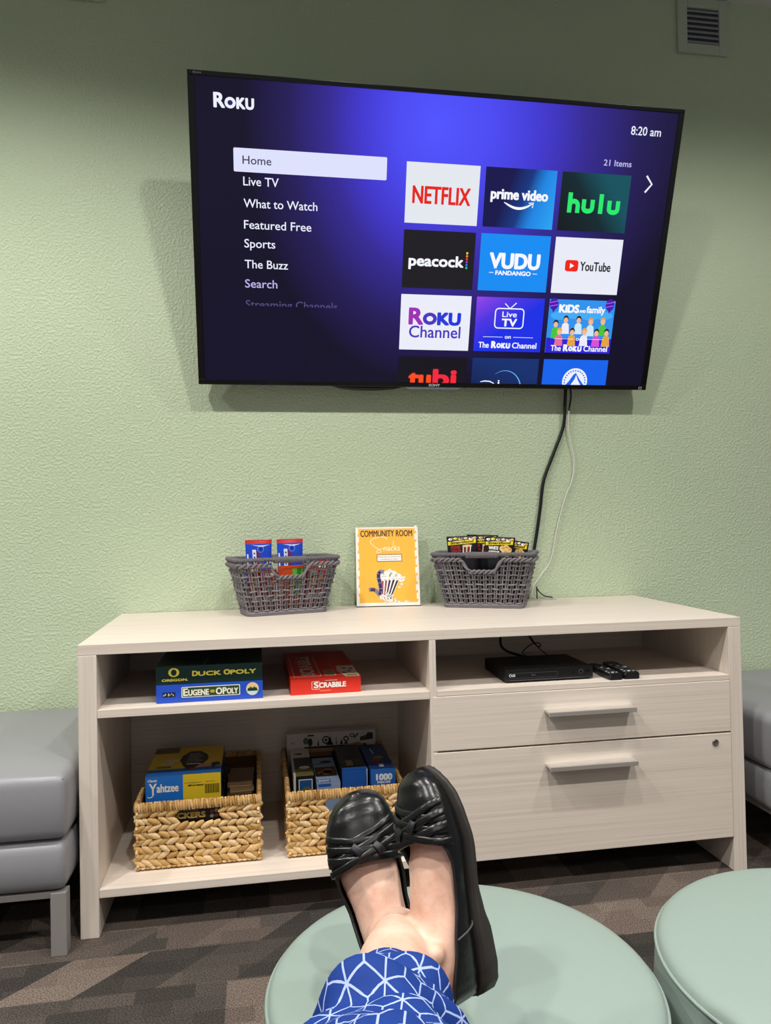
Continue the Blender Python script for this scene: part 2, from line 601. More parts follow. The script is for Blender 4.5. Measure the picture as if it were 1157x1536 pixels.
sh = MB()
tbox(sh, .002, TW - .002, .002, TH - .002, -.036, -.012)
sh.hexa([tmap(u, v, w) for w, ins in ((-.06, .30), (-.036, .22)) for v in (ins * .6, TH - ins * .6) for u in (ins, TW - ins)])
sh.build('back_shell', PLASTIC_BLACK, tv, world=True)
# screen
def screen_mat():
    m, nt, b = new_mat('lit_menu_background')
    b.inputs['Base Color'].default_value = (.004, .004, .004, 1)
    b.inputs['Roughness'].default_value = .25
    b.inputs['Specular IOR Level'].default_value = .2
    b.inputs['Emission Strength'].default_value = 1
    uv = nt.nodes.new('ShaderNodeUVMap'); s = nt.nodes.new('ShaderNodeSeparateXYZ')
    nt.links.new(uv.outputs[0], s.inputs[0])
    du = mth(nt, 'SUBTRACT', s.outputs[0], .475)
    dv = mth(nt, 'SUBTRACT', s.outputs[1], .90)
    lft = mth(nt, 'LESS_THAN', du, 0)
    ku = mth(nt, 'MULTIPLY_ADD', lft, .75, 1.55)
    a = mth(nt, 'MULTIPLY', du, ku); c = mth(nt, 'MULTIPLY', dv, .98)
    d = mth(nt, 'SQRT', mth(nt, 'ADD', mth(nt, 'MULTIPLY', a, a), mth(nt, 'MULTIPLY', c, c)))
    nt.links.new(ramp(nt, d, [(0, '#5052fa'), (.18, '#4a48ee'), (.36, '#3f35c8'), (.50, '#33278f'), (.68, '#231a56'), (.88, '#110c26')]), b.inputs['Emission Color'])
    return m
sc_mb = MB()
sart = Art(sc_mb, tmap, .0004)
sart.poly([(BL, BB), (TW - BL, BB), (TW - BL, TH - BT), (BL, TH - BT)], 0, -6, [(0, 0), (1, 0), (1, 1), (0, 1)])
WHITE = '#e9ecfb'
SM = [screen_mat(), em(WHITE), em('#d9dcf6'), em('#3a3a58'), em('#b9b4e8'), em('#4e4574'), em('#2f2752'), em('#2c2466')]
a = Art(sc_mb, tmap, .0004)
a.text('R', .0770, .8385, .1070, .0385, 1, 2, .0022)
a.disc(.1245, .8525, .0165, .0155, 1, 2); a.disc(.1245, .8525, .0078, .0072, 7, 3)
a.text('K', .1450, .8385, .1680, .0285, 1, 2, .0022)
a.text('U', .1720, .8385, .1940, .0285, 1, 2, .0022)
a.rrect(.131, .662, .6128, .7298, .004, 2, 1)
a.text('Home', .1585, .685, .2465, .0235, 3, 2, .0003)
for body, u1, v in (('Live TV', .2690, .6235), ('What to Watch', .3915, .5595), ('Featured Free', .3725, .4965), ('Sports', .2570, .4400), ('The Buzz', .2975, .3770), ('Search', .2630, .3168)):
    a.text(body, .1595, v, u1, .0250, 1 if v > .36 else 4, 2, .0002)
a2 = Art(sc_mb, tmap, .0004, vmin=.2600)
a2.text('Streaming Channels', .1604, .2520, .4611, .0250, 5, 2, .0004)
a.text('8:20 am', 1.4300, .8466, 1.5367, .0255, 1, 2, .0003)
a.text('21 Items', 1.3470, .7480, 1.4457, .0180, 4, 2, .0004)
a.stroke([(1.5065, .7245), (1.5285, .6990), (1.5065, .6725)], .0062, 1, 2)
screen = sc_mb.build('screen', SM, tv, world=True)
screen['label'] = 'glowing purple menu screen'

TX, TY = (.6775, .942, 1.2060), (.7220, .5175, .3130, .1060)
TWD, THT = .245, .1835
def tile(ix, iy, bg, mats, draw, label):
    mb = MB()
    u0, v1 = TX[ix], TY[iy]
    A = Art(mb, tmap, .0004, vmin=BB + .0005 if iy == 3 else None)
    u1, v0 = u0 + TWD, v1 - THT
    vb = max(v0, BB + .0005)
    mb.hexa([tmap(u, v, w) for w in (-.0016, .0004) for v in (vb, v1) for u in (u0, u1)], 0)
    A.poly([(u0, vb), (u1, vb), (u1, v1), (u0, v1)], 0, 1.4, [(0, (vb - v0) / THT), (1, (vb - v0) / THT), (1, 1), (0, 1)])
    draw(A, u0, v0, u1, v1)
    o = mb.build('app_tile', [bg] + mats, screen)
    # world vertices -> the screen's frame (screen sits at the television's origin)
    off = Vector(tv.location)
    for v in o.data.vertices: v.co -= off
    o['label'] = label
    return o
W_ = em('#f2f3fb')
def roku_word(A, u0, v, u1, h, mis, b):
    s = (u1 - u0)
    A.text('R', u0, v, u0 + s * .255, h, mis[0], 3, b)
    A.disc(u0 + s * .40, v + h * .36, s * .14, h * .40, mis[1], 3); A.disc(u0 + s * .40, v + h * .36, s * .065, h * .17, 0, 4)
    A.text('K', u0 + s * .565, v, u0 + s * .775, h * .74, mis[2], 3, b)
    A.text('U', u0 + s * .79, v, u1, h * .74, mis[3], 3, b)
tile(0, 0, em('#dfe3ea'), [em('#e2231a')], lambda A, *q: A.text('NETFLIX', .7015, .6000, .8935, .0510, 1, 3, .0019), 'white app tile with red NETFLIX lettering')
def d_prime(A, *q):
    A.text('prime video', .9650, .6270, 1.1610, .0305, 1, 3, .0019)
    pts = [(1.0110 + .1 * t, .6170 - .0195 * sin(pi * t * .93) + .004 * t) for t in [k / 14 for k in range(15)]]
    A.stroke(pts, [.002 + .0062 * sin(pi * k / 14) ** .7 for k in range(15)], 1, 3)
    A.stroke([(1.097, .6175), (1.1135, .6195), (1.1105, .6035)], .0035, 1, 3)
tile(1, 0, grad_em('screen_prime', [(.15, '#15144a'), (.42, '#16357f'), (.62, '#1c82dd'), (1, '#2ca2f2')], -.25), [W_], d_prime, 'blue app tile reading prime video above a smile arrow')
def d_hulu(A, *q):
    m, l = 1, 3
    A.stroke([(1.2415, .6590), (1.2415, .5960)], .0155, m, l)
    A.stroke([(1.2415, .6180)] + [(1.2560 + .0145 * cos(t), .6190 + .0135 * sin(t)) for t in [pi * (1 - k / 8) for k in range(9)]] + [(1.2705, .5960)], .0150, m, l)
    for c in (1.3070, 1.3990):
        A.stroke([(c - .0155, .6400), (c - .0155, .6130)] + [(c + .0155 * cos(t), .6130 + .0100 * sin(t)) for t in [pi + pi * k / 8 for k in range(1, 8)]] + [(c + .0155, .6130), (c + .0155, .6400)], .0150, m, l)
    A.stroke([(1.3530, .6590), (1.3530, .5970)], .0155, m, l)
tile(2, 0, grad_em('screen_hulu', [(0, '#121519'), (.6, '#11272f'), (1, '#14505c')], .5), [em('#29e46c')], d_hulu, 'dark app tile reading hulu in green')
def d_pea(A, *q):
    A.text('peacock', .6985, .4060, .8845, .0330, 1, 3, .0018)
    for k in range(6):
        A.disc(.8965, .4515 - k * .0094, .0037, .0040, 2 + k, 3, 12)
tile(0, 1, em('#1d1b20'), [W_] + [em(c) for c in ('#f5c22b', '#f08a2c', '#ea3d2f', '#7c4bd2', '#3a6de8', '#2fc35e')], d_pea, 'black app tile reading peacock beside coloured dots')
def d_vudu(A, *q):
    A.text('VUDU', .9785, .4090, 1.1530, .0465, 1, 3, .0034)
    A.text('FANDANGO', 1.0005, .3868, 1.1255, .0130, 1, 3, .0009)
    A.rect(.9770, .3925, .9930, .3945, 1, 3); A.rect(1.1330, .3925, 1.1490, .3945, 1, 3)
tile(1, 1, em('#1589ee'), [W_], d_vudu, 'bright blue app tile reading VUDU FANDANGO')
def d_yt(A, *q):
    A.rrect(1.2475, .4070, 1.2955, .4445, .009, 1, 3)
    A.poly([(1.2650, .4170), (1.2805, .4258), (1.2650, .4345)], 2, 4)
    A.text('YouTube', 1.3030, .4110, 1.4145, .0290, 3, 3, .0010)
tile(2, 1, em('#e4e6f1'), [em('#ea2417'), W_, em('#2b2a2e')], d_yt, 'white app tile reading YouTube with a red play button')
def d_rc(A, *q):
    roku_word(A, .7090, .2160, .8860, .0515, (1, 2, 3, 4), .0036)
    A.text('Channel', .7095, .1715, .8900, .0385, 2, 3, .0008)
tile(0, 2, em('#e6e8f4'), [em('#9a2fb0'), em('#4a35b8'), em('#2a3ad0'), em('#2233e0')], d_rc, 'white app tile reading Roku Channel in purple')
def the_channel(A, v, u0, u1, m):
    s = u1 - u0
    A.text('The', u0, v, u0 + s * .175, .0190, m, 3, .0006)
    A.text('R', u0 + s * .225, v, u0 + s * .295, .0215, m, 3, .0020)
    A.disc(u0 + s * .345, v + .008, s * .038, .0088, m, 3); A.disc(u0 + s * .345, v + .008, s * .014, .0035, 0, 4)
    A.text('K', u0 + s * .395, v, u0 + s * .455, .0160, m, 3, .0020)
    A.text('U', u0 + s * .475, v, u0 + s * .535, .0160, m, 3, .0020)
    A.text('Channel', u0 + s * .58, v, u1, .0190, m, 3, .0006)
def d_live(A, u0, v0, u1, v1):
    A.rframe(1.0115, .2100, 1.1145, .2760, .012, .0040, 1, 3)
    A.stroke([(1.0440, .2930), (1.0630, .2760), (1.0850, .2960)], .0035, 1, 3)
    A.text('Live', 1.0370, .2480, 1.0890, .0180, 1, 3, .0004)
    A.text('TV', 1.0380, .2170, 1.0905, .0240, 1, 3, .0016)
    A.text('on', 1.0525, .1745, 1.0740, .0125, 1, 3, .0004)
    A.rect(.9730, .1785, 1.0440, .1800, 1, 3); A.rect(1.0830, .1785, 1.1560, .1800, 1, 3)
    the_channel(A, .1420, .9590, 1.1710, 1)
tile(1, 2, grad_em('screen_live_tv', [(.02, '#1b2fe0'), (.35, '#4a34dd'), (.62, '#7d3fe0'), (.95, '#c24fe6')], 2.3), [W_], d_live, 'purple app tile with a television outline reading Live TV')
def d_kids(A, u0, v0, u1, v1):
    A.rect(u0, v0, u1, v0 + .052, 3, 1.6)
    for cu, cv in ((1.222, .297), (1.431, .299)):
        A.disc(cu, cv, .0165, .0200, 4, 2.0); A.poly([(cu - .010, cv - .012), (cu + .010, cv - .012), (cu, cv - .030)], 4, 2.0)
        A.stroke([(cu - .0155, cv + .004), (cu + .0155, cv + .0105)], .0028, 5, 2.4); A.stroke([(cu - .0140, cv - .008), (cu + .0140, cv - .002)], .0028, 5, 2.4)
    for k, (cu, cv) in enumerate(((1.25, .258), (1.30, .262), (1.36, .259), (1.41, .262))):
        A.disc(cu, cv, .036, .014, 6, 1.5)
    for cu, top, shirt, hair in ((1.236, .232, 8, 10), (1.272, .248, 9, 10), (1.320, .248, 11, 10), (1.366, .242, 11, 12), (1.412, .244, 8, 12), (1.252, .206, 13, 12), (1.300, .206, 12, 10), (1.346, .207, 9, 12), (1.392, .205, 5, 10), (1.430, .206, 12, 10)):
        A.poly([(cu - .016, top - .052), (cu + .016, top - .052), (cu + .012, top - .019), (cu + .005, top - .014), (cu - .005, top - .014), (cu - .012, top - .019)], shirt, 2.0 + (top < .22))
        A.disc(cu, top, .0098, .0115, hair, 2.1 + (top < .22), 14); A.disc(cu, top - .005, .0082, .0095, 7, 2.5 + (top < .22), 14)
    A.text('KiDS', 1.2440, .2700, 1.3150, .0250, 1, 4, .0022)
    A.text('AND', 1.3190, .2705, 1.3420, .0085, 1, 4, .0008)
    A.text('family', 1.3455, .2705, 1.4140, .0215, 1, 4, .0011)
    A.text('on', 1.3160, .1735, 1.3400, .0125, 1, 4, .0004)
    A.rect(1.2330, .1780, 1.3080, .1795, 1, 4); A.rect(1.3480, .1780, 1.4200, .1795, 1, 4)
    the_channel(A, .1365, 1.2260, 1.4395, 1)
tile(2, 2, em('#2f8fe8'), [W_, em('#2a2a50'), em('#2a22d2'), em('#3a1fb0'), em('#d24fd0'), em('#43a8f0'), em('#e8b894'), em('#45c23a'), em('#e9e6f2'), em('#2a1a18'), em('#c9e4f4'), em('#e0a23a'), em('#e06a9a')], d_kids, 'blue app tile reading KiDS AND family over a row of children')
tile(0, 3, em('#14111c'), [em('#ff4a1c'), em('#f0283c')], lambda A, *q: (A.text('tu', .7180, .0055, .7910, .0540, 1, 3, .0044), A.text('bi', .8050, .0055, .8830, .0560, 2, 3, .0044)), 'dark app tile cut by the screen edge, red lettering tubi')
def d_dis(A, *q):
    pts = [(1.065 + .062 * cos(t), -.005 + .068 * sin(t)) for t in [2.2 - 1.9 * k / 20 for k in range(21)]]
    A.stroke(pts, [.0006 + .0032 * (k / 20) for k in range(21)], 1, 3)
    A.stroke([(.975, .0225), (.990, .0255), (1.010, .0245), (1.023, .0185), (1.026, .0165)], [.002, .004, .004, .003, .003], 2, 3)
    A.rect(1.040, .0165, 1.046, .0235, 2, 3); A.rect(1.040, .0255, 1.046, .0290, 2, 3)
tile(1, 3, grad_em('screen_navy', [(0, '#0a0f2c'), (1, '#16306e')], 1.2), [em('#6fb8ff'), W_], d_dis, 'navy app tile cut by the screen edge with a light arc')
def d_par(A, *q):
    A.disc(1.3300, .0280, .0480, .0480, 1, 3, 40)
    for k in range(15):
        t = -.05 + pi * 1.04 * k / 14
        A.disc(1.3300 + .0395 * cos(t), .0265 + .0405 * sin(t), .0028, .0030, 0, 4, 8)
    A.poly([(1.292, .012), (1.368, .012), (1.345, .040), (1.331, .060), (1.322, .052), (1.308, .030)], 0, 4)
    A.poly([(1.312, .012), (1.356, .012), (1.341, .034), (1.333, .052), (1.328, .036)], 1, 5)
tile(2, 3, em('#1561e6'), [em('#e8ecf8')], d_par, 'blue app tile cut by the screen edge with a starred mountain badge')
# maker's name, lamp strip and stickers on the bezel
LGM = [pm('#b9b9ba', .4), pm('#77777a', .4), pm('#2a2a2c', .5)]
lg = MB(); Art(lg, tmap, .0005).text('SONY', .7890, .0042, .8290, .0080, 0, 1.5, .0007)
lg.build('maker_lettering', LGM, bezel, world=True)
lg = MB(); Art(lg, tmap, .0005).text('BRAVIA', .0175, .9245, .0420, .0055, 1, 1.5)
lg.build('series_lettering', LGM, bezel, world=True)
lg = MB(); A = Art(lg, tmap, .0005)
A.rrect(1.5830, .0030, 1.5950, .0125, .001, 0, 1.5); A.rrect(1.5850, .0050, 1.5930, .0105, .001, 2, 2)
lg.build('sticker', LGM, bezel, world=True)
lp = MB()
lp.loft([[tmap(u, v, w) for v, w in ((0, -.026), (-.009 * q, -.022), (-.0095 * q, -.006), (0, -.001))] for u, q in ((.700, .15), (.72, .9), (.75, 1), (.86, 1), (.89, .9), (.91, .15))])
lp.build('light_bar', pm('#8d97a8', .25, .5, .6, name='silver_lamp_bar'), tv, world=True)['label'] = 'silver lamp bar'
sp = MB()
sp.loft([[tmap(u, v, w) for v, w in ((0, -.028), (-.014 * q, -.024), (-.0155 * q, -.010), (0, -.004))] for u, q in ((.44, .05), (.48, .65), (.53, 1), (.60, 1), (.66, .7), (.70, .05))])
sp.build('sensor_bump', PLASTIC_BLACK, tv, world=True)
mt = MB()
mt.box(.78, 1.37, -.022, -.0005, 1.74, 2.12)
for x in (.86, 1.26):
    q = [tmap(x - TO.x, v, -.036) for v in (.25, .70)]
    mt.hexa([(x - .02, -.02, 1.76), (x + .02, -.02, 1.76), (x - .02, -.02, 1.80), (x + .02, -.02, 1.80), *[(x + s, p.y + .004, p.z) for p in q for s in (-.02, .02)]])
mt.build('wall_mount', pm('#1b1b1c', .5, .4, .5), tv, world=True)

# ------------------------------------------------------------------ cables from the television down to the console
def cord(name, label, cat, pts, r, mat, group=None, n=8):
    mb = MB()
    P = cat_pts(pts, n)
    o0 = Vector(pts[-1])
    mb.tube([p - o0 for p in P], r, 8)
    o = mb.build(name, mat)
    o.location = o0
    return tag(o, label, cat, group)
cord('power_cable', 'thick black cable hanging from the television down behind the popcorn basket', 'cable',
     [(1.588, -.030, 1.525), (1.588, -.020, 1.46), (1.582, -.014, 1.376), (1.543, -.012, 1.277), (1.503, -.012, 1.178), (1.488, -.012, 1.080), (1.476, -.013, 1.007), (1.462, -.014, .933), (1.440, -.018, .84), (1.427, -.024, .775), (1.424, -.028, .7435)], .0065, CABLE_BLACK)
aw = cord('antenna_wire', 'thin white wire bowing out from the black cable on the green wall', 'cable',
     [(1.603, -.020, 1.435), (1.605, -.012, 1.351), (1.624, -.010, 1.252), (1.615, -.010, 1.178), (1.587, -.010, 1.116), (1.554, -.010, 1.005), (1.526, -.010, .883), (1.491, -.012, .834), (1.455, -.016, .787), (1.446, -.022, .7460)], .0024, pm('#d9d6cf', .5))
mb = MB(); mb.tube([Vector(p) for p in cat_pts([(1.603, -.020, 1.435), (1.611, -.020, 1.48), (1.609, -.026, 1.50), (1.606, -.030, 1.525)], 6)], .0034, 8)
mb.build('dark_sleeve', CABLE_BLACK, aw, world=True)['label'] = 'black sleeved end'
cord('short_lead', 'short thin black lead curling from the cable port on top of the console', 'cable',
     [(1.460, -.036, .7435), (1.462, -.030, .785), (1.468, -.022, .775), (1.495, -.012, .752), (1.53, -.010, .7435)], .0022, CABLE_BLACK)
gp = MB(); gp.box(-.055, .055, -.016, .012, 0, .002)
gpo = gp.build('cable_port', pm('#b9b4ae', .4, name='grey_plastic'), bevel=.0008); gpo.location = (1.475, -.034, .7402)
tag(gpo, 'flat grey cable port plate let into the console top beside the popcorn basket', 'cable port')

# ------------------------------------------------------------------ the console
DF, CH = .6436, .74
def fy(z, off=0.0):
    """front line of the console: the side panels lean out a little towards the floor"""
    return -DF - .011 * (1 - z / CH) + off
con = thing('media_console', 'long pale wood media console with open shelves and two drawers, under the television', 'console', (.928, -.32, 0))
def slant(mb, x0, x1, z0, z1, back, off=0.0, thick=None, mi=0):
    b0 = fy(z0, off) + thick if thick else back
    b1 = fy(z1, off) + thick if thick else back
    mb.hexa([(x0, fy(z0, off), z0), (x1, fy(z0, off), z0), (x0, b0, z0), (x1, b0, z0), (x0, fy(z1, off), z1), (x1, fy(z1, off), z1), (x0, b1, z1), (x1, b1, z1)], mi)
def cpart(name, mb, mat, parent=con, bevel=.0012, label=None):
    o = mb.build(name, mat, None, bevel=bevel)
    off = Vector(con.location)
    for v in o.data.vertices: v.co -= off
    o.parent = parent
    if label: o['label'] = label
    return o
mb = MB(); mb.box(0, 1.8562, -DF, -.004, .7125, CH); cpart('top', mb, WOOD_H)
mb = MB(); slant(mb, 0, .0455, 0, .712, -.010); cpart('side_panel', mb, WOOD_V)
mb = MB(); slant(mb, 1.8155, 1.8562, 0, .712, -.010); cpart('side_panel', mb, WOOD_V)
mb = MB(); slant(mb, .914, .9325, .0985, .712, -.145); cpart('divider', mb, WOOD_V)
mb = MB(); slant(mb, .046, .9135, .5515, .573, -.145); cpart('shelf', mb, WOOD_H)
mb = MB(); slant(mb, .933, 1.815, .5575, .573, -.145); cpart('shelf', mb, WOOD_H)
mb = MB(); slant(mb, .046, .9135, .0985, .120, -.145); cpart('bottom_board', mb, WOOD_H)
mb = MB(); mb.box(.046, 1.815, -.145, -.130, .0985, .712); cpart('back_panel', mb, WOOD_H)
mb = MB(); mb.box(.933, 1.815, -.60, -.146, .1045, .120); cpart('bottom_board', mb, WOOD_H)
mb = MB(); mb.box(.046, 1.815, -.30, -.285, .0005, .098); cpart('shade_panel', mb, pm('#1a1817', .6, name='shade_panel_dark'), label='dark panel added for the shade under the console')  # dark panel standing in for the deep shade beneath the console
def drawer(z0, z1, hz, lock=None):
    mb = MB(); slant(mb, .9215, 1.8165 - .002, z0, z1, 0, -.002, .0205)
    dr = cpart('drawer', mb, WOOD_H, bevel=.0012)
    h = MB()
    y = fy(hz, -.002)
    h.box(1.2405, 1.5015, y - .036, y + .001, hz + .0005, hz + .0075)
    h.box(1.2405, 1.5015, y - .038, y - .033, hz - .0055, hz + .0075)
    cpart('handle', h, METAL, dr, .0012, 'brushed metal bar handle')
    if lock:
        l = MB()
        yl = fy(lock[1], -.002)
        n = 20
        rings = []
        for r, yy in ((.0096, .0), (.0096, -.0035), (.0080, -.0045), (.0072, -.0038), (.0030, -.0038), (.0022, -.0025)):
            rings.append([(lock[0] + r * cos(2 * pi * k / n), yl + yy, lock[1] + r * sin(2 * pi * k / n)) for k in range(n)])
        l.loft(rings)
        l.box(lock[0] - .0012, lock[0] + .0012, yl - .0050, yl - .001, lock[1] - .0050, lock[1] + .0050)
        cpart('lock', l, pm('#8a8076', .35, .5, .7, name='dark_lock_metal'), dr, 0, 'round dark keyhole lock')
    return dr
drawer(.4085, .5565, .498)
drawer(.1010, .4035, .3475, (1.763, .379))

# ------------------------------------------------------------------ game boxes on the shelf
def box_thing(name, label, cat, x0, x1, y0, y1, z0, z1, cols, face_fn=None, top_fn=None, lid=.0, rz=0, group=None, tilt=0, side_mi=0):
    """a lidded cardboard box; art is printed on its front (-y) and top"""
    w, d, h = x1 - x0, y1 - y0, z1 - z0
    t = thing(name, label, cat, ((x0 + x1) / 2, (y0 + y1) / 2, z0), rz, group)
    mb = MB()
    mb.box(-w / 2, w / 2, -d / 2, d / 2, .0004, h, 0)
    if face_fn:
        face_fn(Art(mb, plane_map((-w / 2, -d / 2, 0), (1, 0, 0), (0, 0, 1), (0, -1, 0)), .0004), w, h)
    if top_fn:
        top_fn(Art(mb, plane_map((-w / 2, -d / 2, h), (1, 0, 0), (0, 1, 0), (0, 0, 1)), .0004), w, d)
    mats = [pm(c, .38, .45) for c in cols]
    if lid:
        # tray showing as a thin rim under the lid
        k = MB(); k.box(-w / 2 + .002, w / 2 - .002, -d / 2 + .002, d / 2 - .002, 0, h * .1)
        k.build('tray', pm('#d8d4cc', .6), t)
    mb.build('lid' if lid else 'carton', mats, t)
    if tilt:
        t.rotation_euler = (tilt, 0, rz)
    return t
S1 = .5732
def f_eug(A, w, h):
    k = w / .275
    A.rrect(.064 * k, .0125, .2155 * k, .0405, .003, 1); A.rrect(.0662 * k, .0147, .2133 * k, .0383, .002, 2, 2)
    A.text('E', .0690 * k, .0175, .0800 * k, .0185, 1, 3, .0010); A.text('UGENE', .0820 * k, .0175, .1340 * k, .0145, 1, 3, .0008)
    A.rect(.1385 * k, .0225, .1490 * k, .0300, 3, 3)
    A.text('OP', .1530 * k, .0175, .1800 * k, .0165, 1, 3, .0009); A.text('OLY', .1815 * k, .0175, .2095 * k, .0140, 1, 3, .0008)
    A.disc(.2480 * k, .0265, .0165, .0172, 4, 2, 28); A.disc(.2480 * k, .0265, .0150, .0157, 5, 3, 28)
    A.poly([(.2480 * k + .0150 * cos(t), .0265 + .0157 * sin(t)) for t in [pi + .15 + (pi - .3) * q / 12 for q in range(13)]], 6, 4)
    for q, hh in ((-.0095, .008), (-.005, .0105), (0, .0085), (.005, .0105), (.0095, .008)):
        A.poly([(.2480 * k + q - .0042, .0215), (.2480 * k + q + .0042, .0215), (.2480 * k + q + .002, .0215 + hh), (.2480 * k + q - .002, .0215 + hh)], 2, 5)
    A.rect(.0160 * k, .0165, .0480 * k, .0280, 7, 2)
    for q in range(7): A.rect((.0180 + q * .004) * k, .0185 + (q % 3) * .002, (.0206 + q * .004) * k, .0225 + (q % 2) * .003, 8, 3)
box_thing('game_box', 'blue board game box lettered Eugene-Opoly, under the dark green box on the shelf', 'board game', .1875, .4625, -.6155, -.2300, S1, S1 + .0475,
          ['#2350c4', '#e8ead8', '#2c4a2c', '#c8a82c', '#e9e2c0', '#e8c98a', '#bfe0ea', '#1c1d24', '#c9c2bb'], f_eug, None, .1, group='board game boxes on the upper shelf')
def f_duck(A, w, h):
    k = w / .275
    A.disc(.0455 * k, .0315, .0140, .0118, 1, 1, 28); A.disc(.0455 * k, .0315, .0072, .0082, 0, 2, 24)
    A.text('OREGON.', .0150 * k, .0090, .0815 * k, .0058, 1, 2, .0005)
    A.text('D', .0935 * k, .0205, .1065 * k, .0125, 1, 2, .0011); A.text('UCK', .1085 * k, .0205, .1660 * k, .0105, 1, 2, .0010)
    A.text('O', .1745 * k, .0205, .1900 * k, .0125, 1, 2, .0011); A.text('POLY', .1920 * k, .0205, .2580 * k, .0105, 1, 2, .0010)
def t_duck(A, w, d):
    A.rect(.010, .010, w * .42, d - .010, 2, 1); A.stroke([(.010, .012), (w * .40, .012)], .0015, 3, 2)
    A.stroke([(w * .44, .006), (w * .47, d * .3)], .003, 3, 2)
box_thing('game_box', 'dark green board game box lettered Oregon Duck Opoly, on top of the blue box', 'board game', .1870, .4620, -.6140, -.2600, S1 + .0478, S1 + .0950,
          ['#0b2a26', '#dccf4e', '#10312c', '#8fa59c'], f_duck, t_duck, .1, group='board game boxes on the upper shelf')
def f_scr(A, w, h):
    A.rframe(.0575, .0135, .0790, .0345, .003, .0012, 1, 1)
    A.text('S', .0635, .0175, .0750, .0150, 1, 2, .0011); A.text('CRABBLE', .0775, .0175, .1500, .0130, 1, 2, .0010)
    A.rect(.094, .0355, .127, .0368, 1, 1); A.rect(.078, .0070, .110, .0110, 2, 1)
def t_scr(A, w, d):
    A.rframe(.012, .030, .086, .330, .006, .002, 1, 1)
    vs = 'SCRABBLE'
    A2 = Art(A.mb, lambda u, v, l: A.fn(.030 + (.040 - v), u, l), .0004)
    A2.text(vs, .045, .0, .320, .036, 1, 2, .002)
    A.rect(.098, .030, .128, .110, 3, 1)
    for k in range(6): A.rect(.101, .036 + k * .012, .125, .042 + k * .012, 4, 2)
    A.poly([(w - .002, .004), (w - .040, .004), (w - .055, .090), (w - .050, .160), (w - .002, .160)], 5, 1)
    for u, v in ((w - .038, .060), (w - .022, .075), (w - .014, .110), (w - .032, .120)): A.disc(u, v, .006, .010, 6, 2, 10)
    A.rect(w - .036, .012, w - .006, .034, 7, 2)
sc = box_thing('game_box', 'red board game box lettered Scrabble, alone on the upper shelf', 'board game', .5345, .7265, -.6060, -.1990, S1, S1 + .0425,
          ['#d5301f', '#f1e6df', '#e36a50', '#cdb896', '#7a3f2c', '#d8cfc2', '#3b2c2a', '#9b8b2d'], f_scr, t_scr, .1, rz=.012, group='board game boxes on the upper shelf')
# ------------------------------------------------------------------ disc player, its leads, two remotes
bd = thing('disc_player', 'slim black disc player on the shelf above the drawers', 'disc player', (1.2755, -.505, .5732))
mb = MB(); mb.box(-.1325, .1325, -.095, .095, .004, .038)
for x in (-.11, .11):
    for y in (-.075, .075): mb.box(x - .012, x + .012, y - .012, y + .012, 0, .004)
mb.build('casing', pm('#0d0d0e', .5, .4, name='black_steel_casing'), bd, bevel=.002)
mb = MB(); mb.box(-.1325, .1325, -.101, -.0952, .0045, .0375)
A = Art(mb, plane_map((-.1325, -.101, .0045), (1, 0, 0), (0, 0, 1), (0, -1, 0)), .0004)
A.disc(.0150, .0170, .0042, .0042, 1, 1, 16); A.disc(.0150, .0170, .0024, .0024, 0, 2, 12); A.text('LG', .0205, .0140, .0285, .0062, 1, 2, .0006)
A.rect(.008, .0225, .156, .0232, 2, 1); A.rect(.008, .0085, .156, .0090, 2, 1); A.rect(.156, .0085, .1565, .0232, 2, 1)
A.text('Blu-ray', .078, .0150, .090, .0035, 2, 2, .0003)
A.disc(.205, .0190, .0040, .0040, 3, 1, 16); A.disc(.228, .0190, .0068, .0068, 2, 1, 20); A.disc(.228, .0190, .0054, .0054, 3, 2, 20)
A.rect(.243, .0180, .256, .0225, 3, 1)
A.rect(.010, .0022, .240, .0034, 2, 1)
mb.build('front_panel', [pm('#17171a', .22, .5), pm('#cfd0d2', .4), pm('#54565a', .35), pm('#050506', .3)], bd, bevel=.001)
cord('player_lead', 'thick black lead looping from the wall into the back of the disc player', 'cable', [(1.290, -.151, .69), (1.278, -.165, .645), (1.268, -.19, .610), (1.277, -.23, .594), (1.300, -.30, .590), (1.312, -.395, .592)], .0042, CABLE_BLACK)
cord('player_wire', 'thin black wire with a small loop behind the disc player', 'cable', [(1.368, -.151, .70), (1.372, -.17, .640), (1.385, -.20, .610), (1.400, -.21, .600), (1.402, -.21, .609), (1.390, -.20, .612), (1.365, -.20, .603), (1.335, -.22, .585), (1.325, -.30, .586), (1.340, -.395, .590)], .0019, CABLE_BLACK)
cord('player_wire', 'thin black wire dropping straight to the shelf behind the disc player', 'cable', [(1.378, -.151, .70), (1.380, -.165, .640), (1.392, -.19, .607), (1.402, -.23, .588), (1.408, -.28, .5765)], .0019, CABLE_BLACK)
